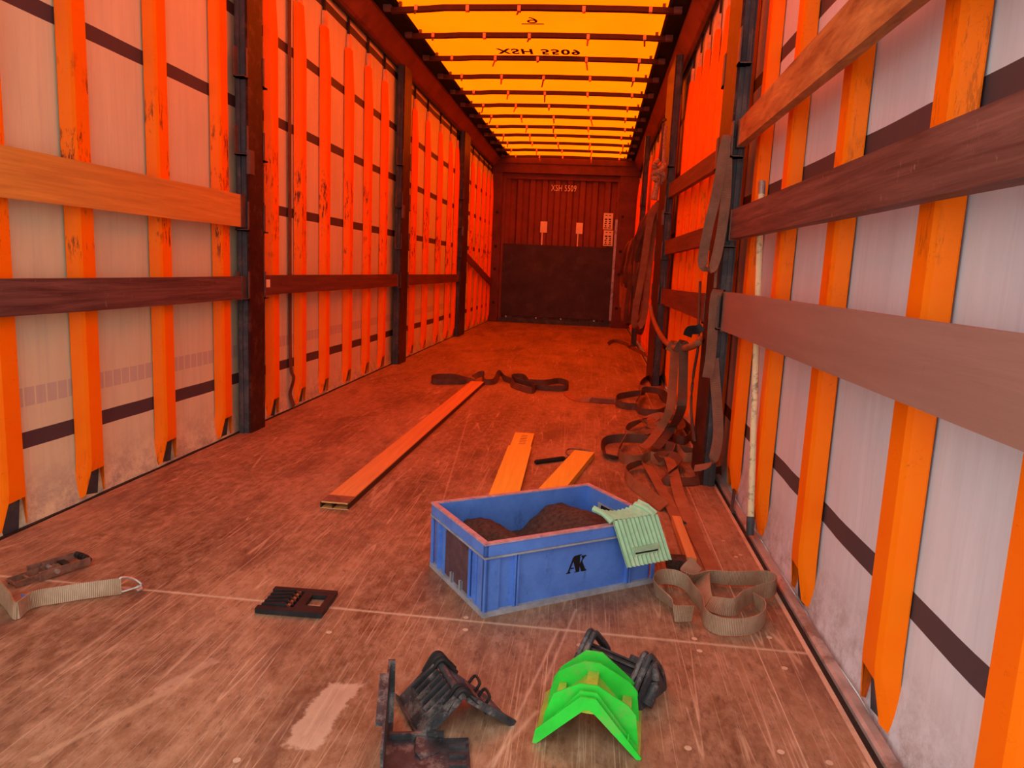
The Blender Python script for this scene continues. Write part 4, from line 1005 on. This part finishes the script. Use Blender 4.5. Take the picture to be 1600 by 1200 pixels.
# ------------------------------------------------------------------ strap heap at the right wall
def c6(l): return [(920+a/4.8, 550+b/4.8, c, d_) for a, b, c, d_ in l]
floor_ribbon('strap_loop', c6([(220, 815, 0, 30), (130, 800, 0, 40), (105, 740, 0, 60), (130, 700, 0, 85), (230, 690, .005, 88), (380, 700, .01, 85), (520, 725, .01, 75), (640, 770, .01, 60), (790, 800, .008, 50)]), M['webdark'], 'brown strap with a long loop reaching out farthest from the right wall')
floor_ribbon('strap_loop', c6([(270, 700, .03, 70), (230, 760, 0, 85), (220, 800, 0, 88), (280, 845, 0, 88), (380, 850, 0, 85), (460, 820, .0, 80), (540, 850, 0, 60), (620, 820, 0, 85), (650, 770, .01, 85), (700, 820, 0, 60), (790, 830, 0, 80), (860, 850, 0, 50), (930, 860, .0, 60)]), M['webred'], 'rust strap in three rolling waves in the middle of the heap at the right wall')
floor_ribbon('strap_loop', c6([(420, 560, .03, 40), (300, 590, 0, 85), (270, 640, 0, 88), (330, 665, 0, 80), (430, 650, .005, 60), (520, 620, .02, 30), (600, 560, .04, 20), (650, 520, .05, 30)]), M['webred'], 'rust strap loop behind the long loop in the heap at the right wall')
floor_ribbon('strap_loop', c6([(700, 530, .03, 70), (620, 620, .0, 80), (640, 680, 0, 88), (720, 700, 0, 85), (770, 640, .004, 85), (730, 590, .01, 85), (680, 560, .02, 85)]), M['webdark'], 'small dark strap coil tight against the foot of the nearest right post')
floor_ribbon('strap_loop', c6([(-10, 375, 0, 60), (80, 385, 0, 50), (190, 388, 0, 40)]), M['webdark'], 'thin strap tail running from the round coil across the floor to the left', wid=.04)
floor_ribbon('strap_coil', c6([(420, 345, .02, 60), (300, 345, .0, 88), (215, 365, 0, 88), (205, 410, 0, 88), (280, 435, 0, 88), (350, 440, 0, 88), (380, 470, 0, 88), (450, 485, 0, 88), (540, 480, 0, 88), (590, 430, 0, 88), (580, 360, .01, 88), (500, 335, .02, 88), (400, 340, .03, 85), (370, 400, .03, 60), (350, 430, .02, 80)]), M['webdark'], 'round coil of dark strap standing on the floor, left of the heap')
floor_ribbon('strap_loop', c6([(500, 860, .02, 50), (560, 830, .035, 20), (640, 850, .03, 30), (660, 900, .02, 40), (560, 980, 0, 55), (640, 1000, 0, 40), (800, 990, 0, 30), (900, 940, .0, 30), (1000, 915, .0, 40), (1060, 930, .0, 60)]), M['webdark'], 'wide flat strap loop nearest the wall rail, in front of the heap')
floor_ribbon('strap_loop', c6([(470, 190, .0, 60), (400, 240, 0, 80), (380, 290, 0, 85), (470, 300, 0, 60), (560, 280, 0, 50), (520, 200, .01, 70), (480, 180, .02, 80)]), M['webred'], 'rust strap bundle at the foot of the middle right post')
for k in range(3):
    l = []; cx_, cy_ = ((520, 640), (600, 600), (480, 590))[k]
    for i in range(10):
        a = i*.85+k; r_ = 90+20*math.sin(i*1.9+k); l.append((cx_+r_*math.cos(a), cy_+35*math.sin(a), .02+.012*k, 40+40*math.sin(i*1.3+k)))
    floor_ribbon('strap_loop', c6(l), M['webred' if k % 2 == 0 else 'webdark'], 'tangled strap loops inside the heap below the sagging strap', 'tangled loops in the heap')
# blue clip and grey cord by the rail
t = thing('blue_clip', 'small blue clip on the floor at the foot of the nearest right post', 'clip', U(1100, 717, 2, 0)); bm = BM(); tube(bm, [U(1095, 712, 2, .02), U(1105, 723, 2, .015)], .009, 8, 2); obj('body', bm, M['bluec'], t, smooth=True)
bm = BM(); tube(bm, [U(1137, 742, 2, .02), U(1146, 760, 2, .03), U(1146, 778, 2, .03), U(1143, 795, 2, .015), U(1147, 800, 2, .02)], .007, 8, 5); o = obj('cord_end', bm, M['slate'], origin=U(1145, 770, 2, .0), smooth=True); tag(o, 'dark grey frayed cord end hanging down to the right rail', 'cord')

# strap heap in the middle distance at the far end of the long board
def c5(l): return [(660+a/5, 570+b/5, c, d_) for a, b, c, d_ in l]
floor_ribbon('strap_loop', c5([(340, 155, 0, 60), (220, 158, 0, 80), (90, 158, 0, 88), (75, 130, 0, 88), (140, 118, 0, 88), (250, 120, 0, 88), (330, 140, 0, 70), (410, 150, .0, 40)]), M['webdark'], 'strap end loop left of the far end of the long board')
floor_ribbon('strap_loop', c5([(400, 130, .02, 30), (470, 120, .03, 70), (480, 155, .0, 80), (560, 150, 0, 60), (600, 110, .03, 60), (640, 130, 0, 80), (690, 150, 0, 70), (720, 185, 0, 50), (850, 225, 0, 60), (880, 190, 0, 85), (800, 165, 0, 70), (720, 150, .01, 80), (700, 130, .01, 88), (780, 125, .01, 88), (820, 150, 0, 80)]), M['webdark'], 'crumpled strap at the far end of the long board')
floor_ribbon('strap_loop', c5([(820, 160, 0, 80), (950, 165, 0, 85), (1060, 150, 0, 85), (1130, 170, 0, 88), (1130, 205, 0, 88), (1050, 212, 0, 85), (930, 205, 0, 70), (860, 195, 0, 60)]), M['webdark'], 'closed strap loop at the right end of the crumpled strap in the middle distance')
floor_ribbon('strap_tail', c5([(1120, 220, 0, 20), (1150, 255, 0, 10), (1210, 285, 0, 20), (1300, 292, 0, 60), (1400, 300, 0, 60), (1520, 302, 0, 60)]), M['webred'], 'strap tail lying between the middle-distance loops and the round coil', wid=.045)

# ------------------------------------------------------------------ straps hanging on the right wall
def hang(name, spec, mt, label, group=None, wid=.05, x=2.40, wdir=None, cat='strap'):
    pts = [U(a, b, 0, x+(c if len(r_) else 0)) for a, b, *r_ in spec for c in ((r_[0],) if r_ else (0,))]
    bm = ribbon(BM(), pts, [wdir or (1, .1, 0)]*len(pts), wid); o = obj(name, bm, M[mt], origin=(pts[0].x, pts[0].y, pts[-1].z), smooth=True); return tag(o, label, cat, group)
yp = PRr[0][0]-.035
def hp(spec): return [U(a, b, 1, yp+c) for a, b, c in spec]
def hangY(name, spec, mt, label, wid=.05, wds=None):
    pts = hp(spec); bm = ribbon(BM(), pts, wds or [(1, 0, 0)]*len(pts), wid); o = obj(name, bm, M[mt], origin=pts[-1], smooth=True); return tag(o, label, 'strap')
hangY('hanging_strap', [(1141, 214, .05), (1137, 213, 0), (1130, 240, 0), (1120, 300, -.01), (1108, 350, -.01), (1100, 390, -.01), (1098, 412, -.01), (1104, 420, -.02), (1114, 418, -.03), (1124, 380, -.02), (1133, 320, -.01), (1136, 270, 0), (1137, 232, .0), (1140, 215, .03)], 'webhang', 'brown strap hanging in a long loop over the end of the topmost near slat',
      wid=.042, wds=[(1, 0, 0)]*6+[(.8, -.4, .2), (.5, -.8, 0), (.8, -.5, 0)]+[(1, 0, 0)]*5)
hangY('hanging_strap', [(1124, 400, -.02), (1119, 425, -.01), (1117, 450, -.01)], 'webhang', 'narrow strap end hanging between the long loop and the lowest near slat', wid=.012)
hangY('hanging_strap', [(1127, 457, .05), (1122, 454, .02), (1117, 470, -.005), (1114, 510, -.005), (1110, 560, -.005), (1105, 590, -.01)], 'webhang', 'short strap end folded over the lowest near slat on the right', wid=.045)
hangY('hanging_strap', [(1115, 560, .0), (1117, 590, 0), (1121, 640, -.02), (1122, 680, -.06), (1116, 712, -.12), (1106, 727, -.14), (1085, 732, -.12)], 'webhang', 'long strap falling from the lowest near slat down into the heap', wid=.045, wds=[(1, 0, 0)]*4+[(.8, .4, .3), (.3, .8, .4), (0, 1, .4)])
# sagging rolled strap between two posts with two straps laid over it
pts = [U(1016, 478, 1, PRr[1][0]-.05), U(1021, 500, 0, 2.38), U(1033, 525, 0, 2.37), U(1048, 541, 0, 2.36), U(1065, 545, 0, 2.36), U(1088, 538, 0, 2.39), U(1094, 530, 0, 2.41)]
bm = BM(); tube(bm, pts, .018, 10, 6); o = obj('rolled_strap', bm, M['webred'], origin=pts[3], smooth=True); tag(o, 'rolled strap sagging between the two nearer posts of the right wall', 'strap')
ys_ = U(1060, 545, 0, 2.36).y; zs_ = U(1060, 545, 0, 2.36).z
def over(px, dx, label, mt):
    yy = U(px, 545, 0, 2.36).y; a = U(px, 541, 1, yy)
    q = [a+Vector((-.03, -.0, -.03)), a+Vector((0, 0, .022)), a+Vector((.0, -.03, -.05)), U(px-3+dx, 600, 1, yy-.05), U(px-8+dx*2, 640, 1, yy-.12), U(px-22+dx*2, 668, 2, .10), U(px-38+dx*2, 690, 2, .05), U(px-50+dx*3, 700, 2, .03)]
    bm = ribbon(BM(), q, [(1, .2, 0)]*5+[(1, .3, 0)]*3, .05); o = obj('draped_strap', bm, M[mt], origin=(a.x, a.y, 0), smooth=True); tag(o, label, 'strap')
over(1054, 0, 'brown strap draped over the sagging rolled strap, wider left one', 'webred')
over(1068, 2, 'dark strap draped over the sagging rolled strap, right one', 'webdark')
# dark ribbon knot on the near post
bm = BM(); a = U(1090, 515, 1, PRr[0][0]-.04); ribbon(bm, [a+Vector((.02, 0, .015)), a, a+Vector((-.035, -.01, -.005)), a+Vector((-.045, -.02, -.03))], [(0, .3, 1)]*4, .04); o = obj('strap_knot', bm, M['ink'], origin=a, smooth=True); tag(o, 'black strap knot sticking out from the nearest right post', 'knot')
bm = BM(); a = U(1093, 500, 0, 2.415); tube(bm, [U(1094, 440, 0, 2.415), U(1092, 500, 0, 2.41), U(1091, 540, 0, 2.40), U(1083, 590, 0, 2.40), U(1080, 640, 0, 2.40), U(1086, 690, 0, 2.42)], .007, 8, 5); o = obj('dangling_cord', bm, M['webdark'], origin=U(1093, 500, 0, 2.415), smooth=True); tag(o, 'dark cord hanging along the nearest right post into the heap', 'cord')
# the bunch of dark straps hung up in the far bays
for k in range(22):
    f = k/21; px = 990+f*42; pyt = 408-f*80+random.uniform(-3, 3)
    zt = 1.60-.25*f if False else None
    yy = PRr[1][1]+.15+(YF-.6-PRr[1][1])*(1-f)**1.5
    zt = (1.62 if yy < PRr[2][0] else 1.48)-.02
    x = 2.41-random.uniform(0, .05); drop = random.uniform(.45, 1.25); y2 = yy+random.uniform(-.15, .4)
    pts = [(2.47, yy, zt-.25), (2.462, yy, zt+.015), (2.43, yy, zt+.02), (x, yy-.01, zt-.12), (x-.03, yy+.05, zt-drop*.5), (x-.02-random.uniform(0, .06), y2, zt-drop), (x+.02, y2+.06, zt-drop*.96), (x+.03, yy+.12, zt-drop*.4), (2.425, yy+.1, zt-.03)]
    bm = ribbon(BM(), pts, [(1, .2, 0)]*len(pts), random.choice((.05, .05, .065))); o = obj('hung_strap', bm, M['webdark' if k % 3 else 'webred'], origin=(x, yy, zt-drop), smooth=True)
    tag(o, 'dark brown strap hung in a bunch in the far right bays', 'strap', 'straps hung in the far right bays')
for k, (pa, tilt, lab) in enumerate((([(950, 540), (960, 535), (978, 540), (985, 545), (992, 535), (995, 520)], 50, 'thin dark strap end curling on the floor below the far bunch'), ([(985, 545), (1000, 552), (1012, 560), (1020, 565), (1018, 590)], 40, 'strap trailing from the far bunch along the foot of the right wall'), ([(1030, 600), (1040, 590), (1052, 600), (1056, 620), (1045, 632), (1030, 625)], 60, 'strap loop on the floor in front of the middle right post'))):
    floor_ribbon('strap_tail', [(a, b, .0, tilt) for a, b in pa], M['webdark'], lab)
# knotted rope with hook on the middle right post
t = thing('knotted_rope', 'frayed rope with a big knot hanging high beside the middle right post', 'rope', U(1030, 330, 0, 2.40))
yk = PRr[1][0]-.06
R_ = lambda a, b, c=0: U(a, b, 1, yk+c)
bm = BM(); tube(bm, [R_(1041, 186), R_(1037, 190), R_(1036, 205), R_(1034, 225), R_(1032, 240), R_(1031, 250)], .012, 8, 4); obj('upper_end', bm, M['webdark'], t, smooth=True)
bm = BM(); tube(bm, [R_(1040, 197), R_(1038, 215), R_(1037, 240), R_(1036, 262)], .015, 8, 4); obj('second_end', bm, M['rope'], t, smooth=True)
bm = BM(); kp = [R_(1031, 250)+Vector((.045*math.cos(i*1.5), .04*math.sin(i*2.3), -.016*i+.03*math.sin(i*1.9))) for i in range(12)]; tube(bm, kp, .022, 8, 5); obj('knot', bm, M['rope'], t, smooth=True)
bm = BM(); tube(bm, [R_(1030, 270), R_(1027, 285), R_(1024, 300), R_(1021.5, 312)], lambda q: .020+.01*q, 8, 4); obj('tail', bm, M['rope'], t, smooth=True)

# cream pole leaning behind the near slats
a = U(1172, 835, 0, 2.502); b = U(1190.5, 286, 0, 2.502); a.z = .026
t = thing('leaning_pole', 'cream painted pole with chipped paint leaning behind the near slats of the right wall', 'pole', (a.x, a.y, 0))
bm = BM(); tube(bm, [a.lerp(b, .03), b], .0125, 12, 1); obj('shaft', bm, M['cream'], t, smooth=True)
bm = BM(); tube(bm, [a, a.lerp(b, .05)], .0145, 12, 1); obj('bottom_cap', bm, M['slate'], t, smooth=True)
bm = BM(); tube(bm, [b.lerp(a, .035), b+(b-a)*.004], .0140, 12, 1); obj('top_cap', bm, M['steel'], t, smooth=True)
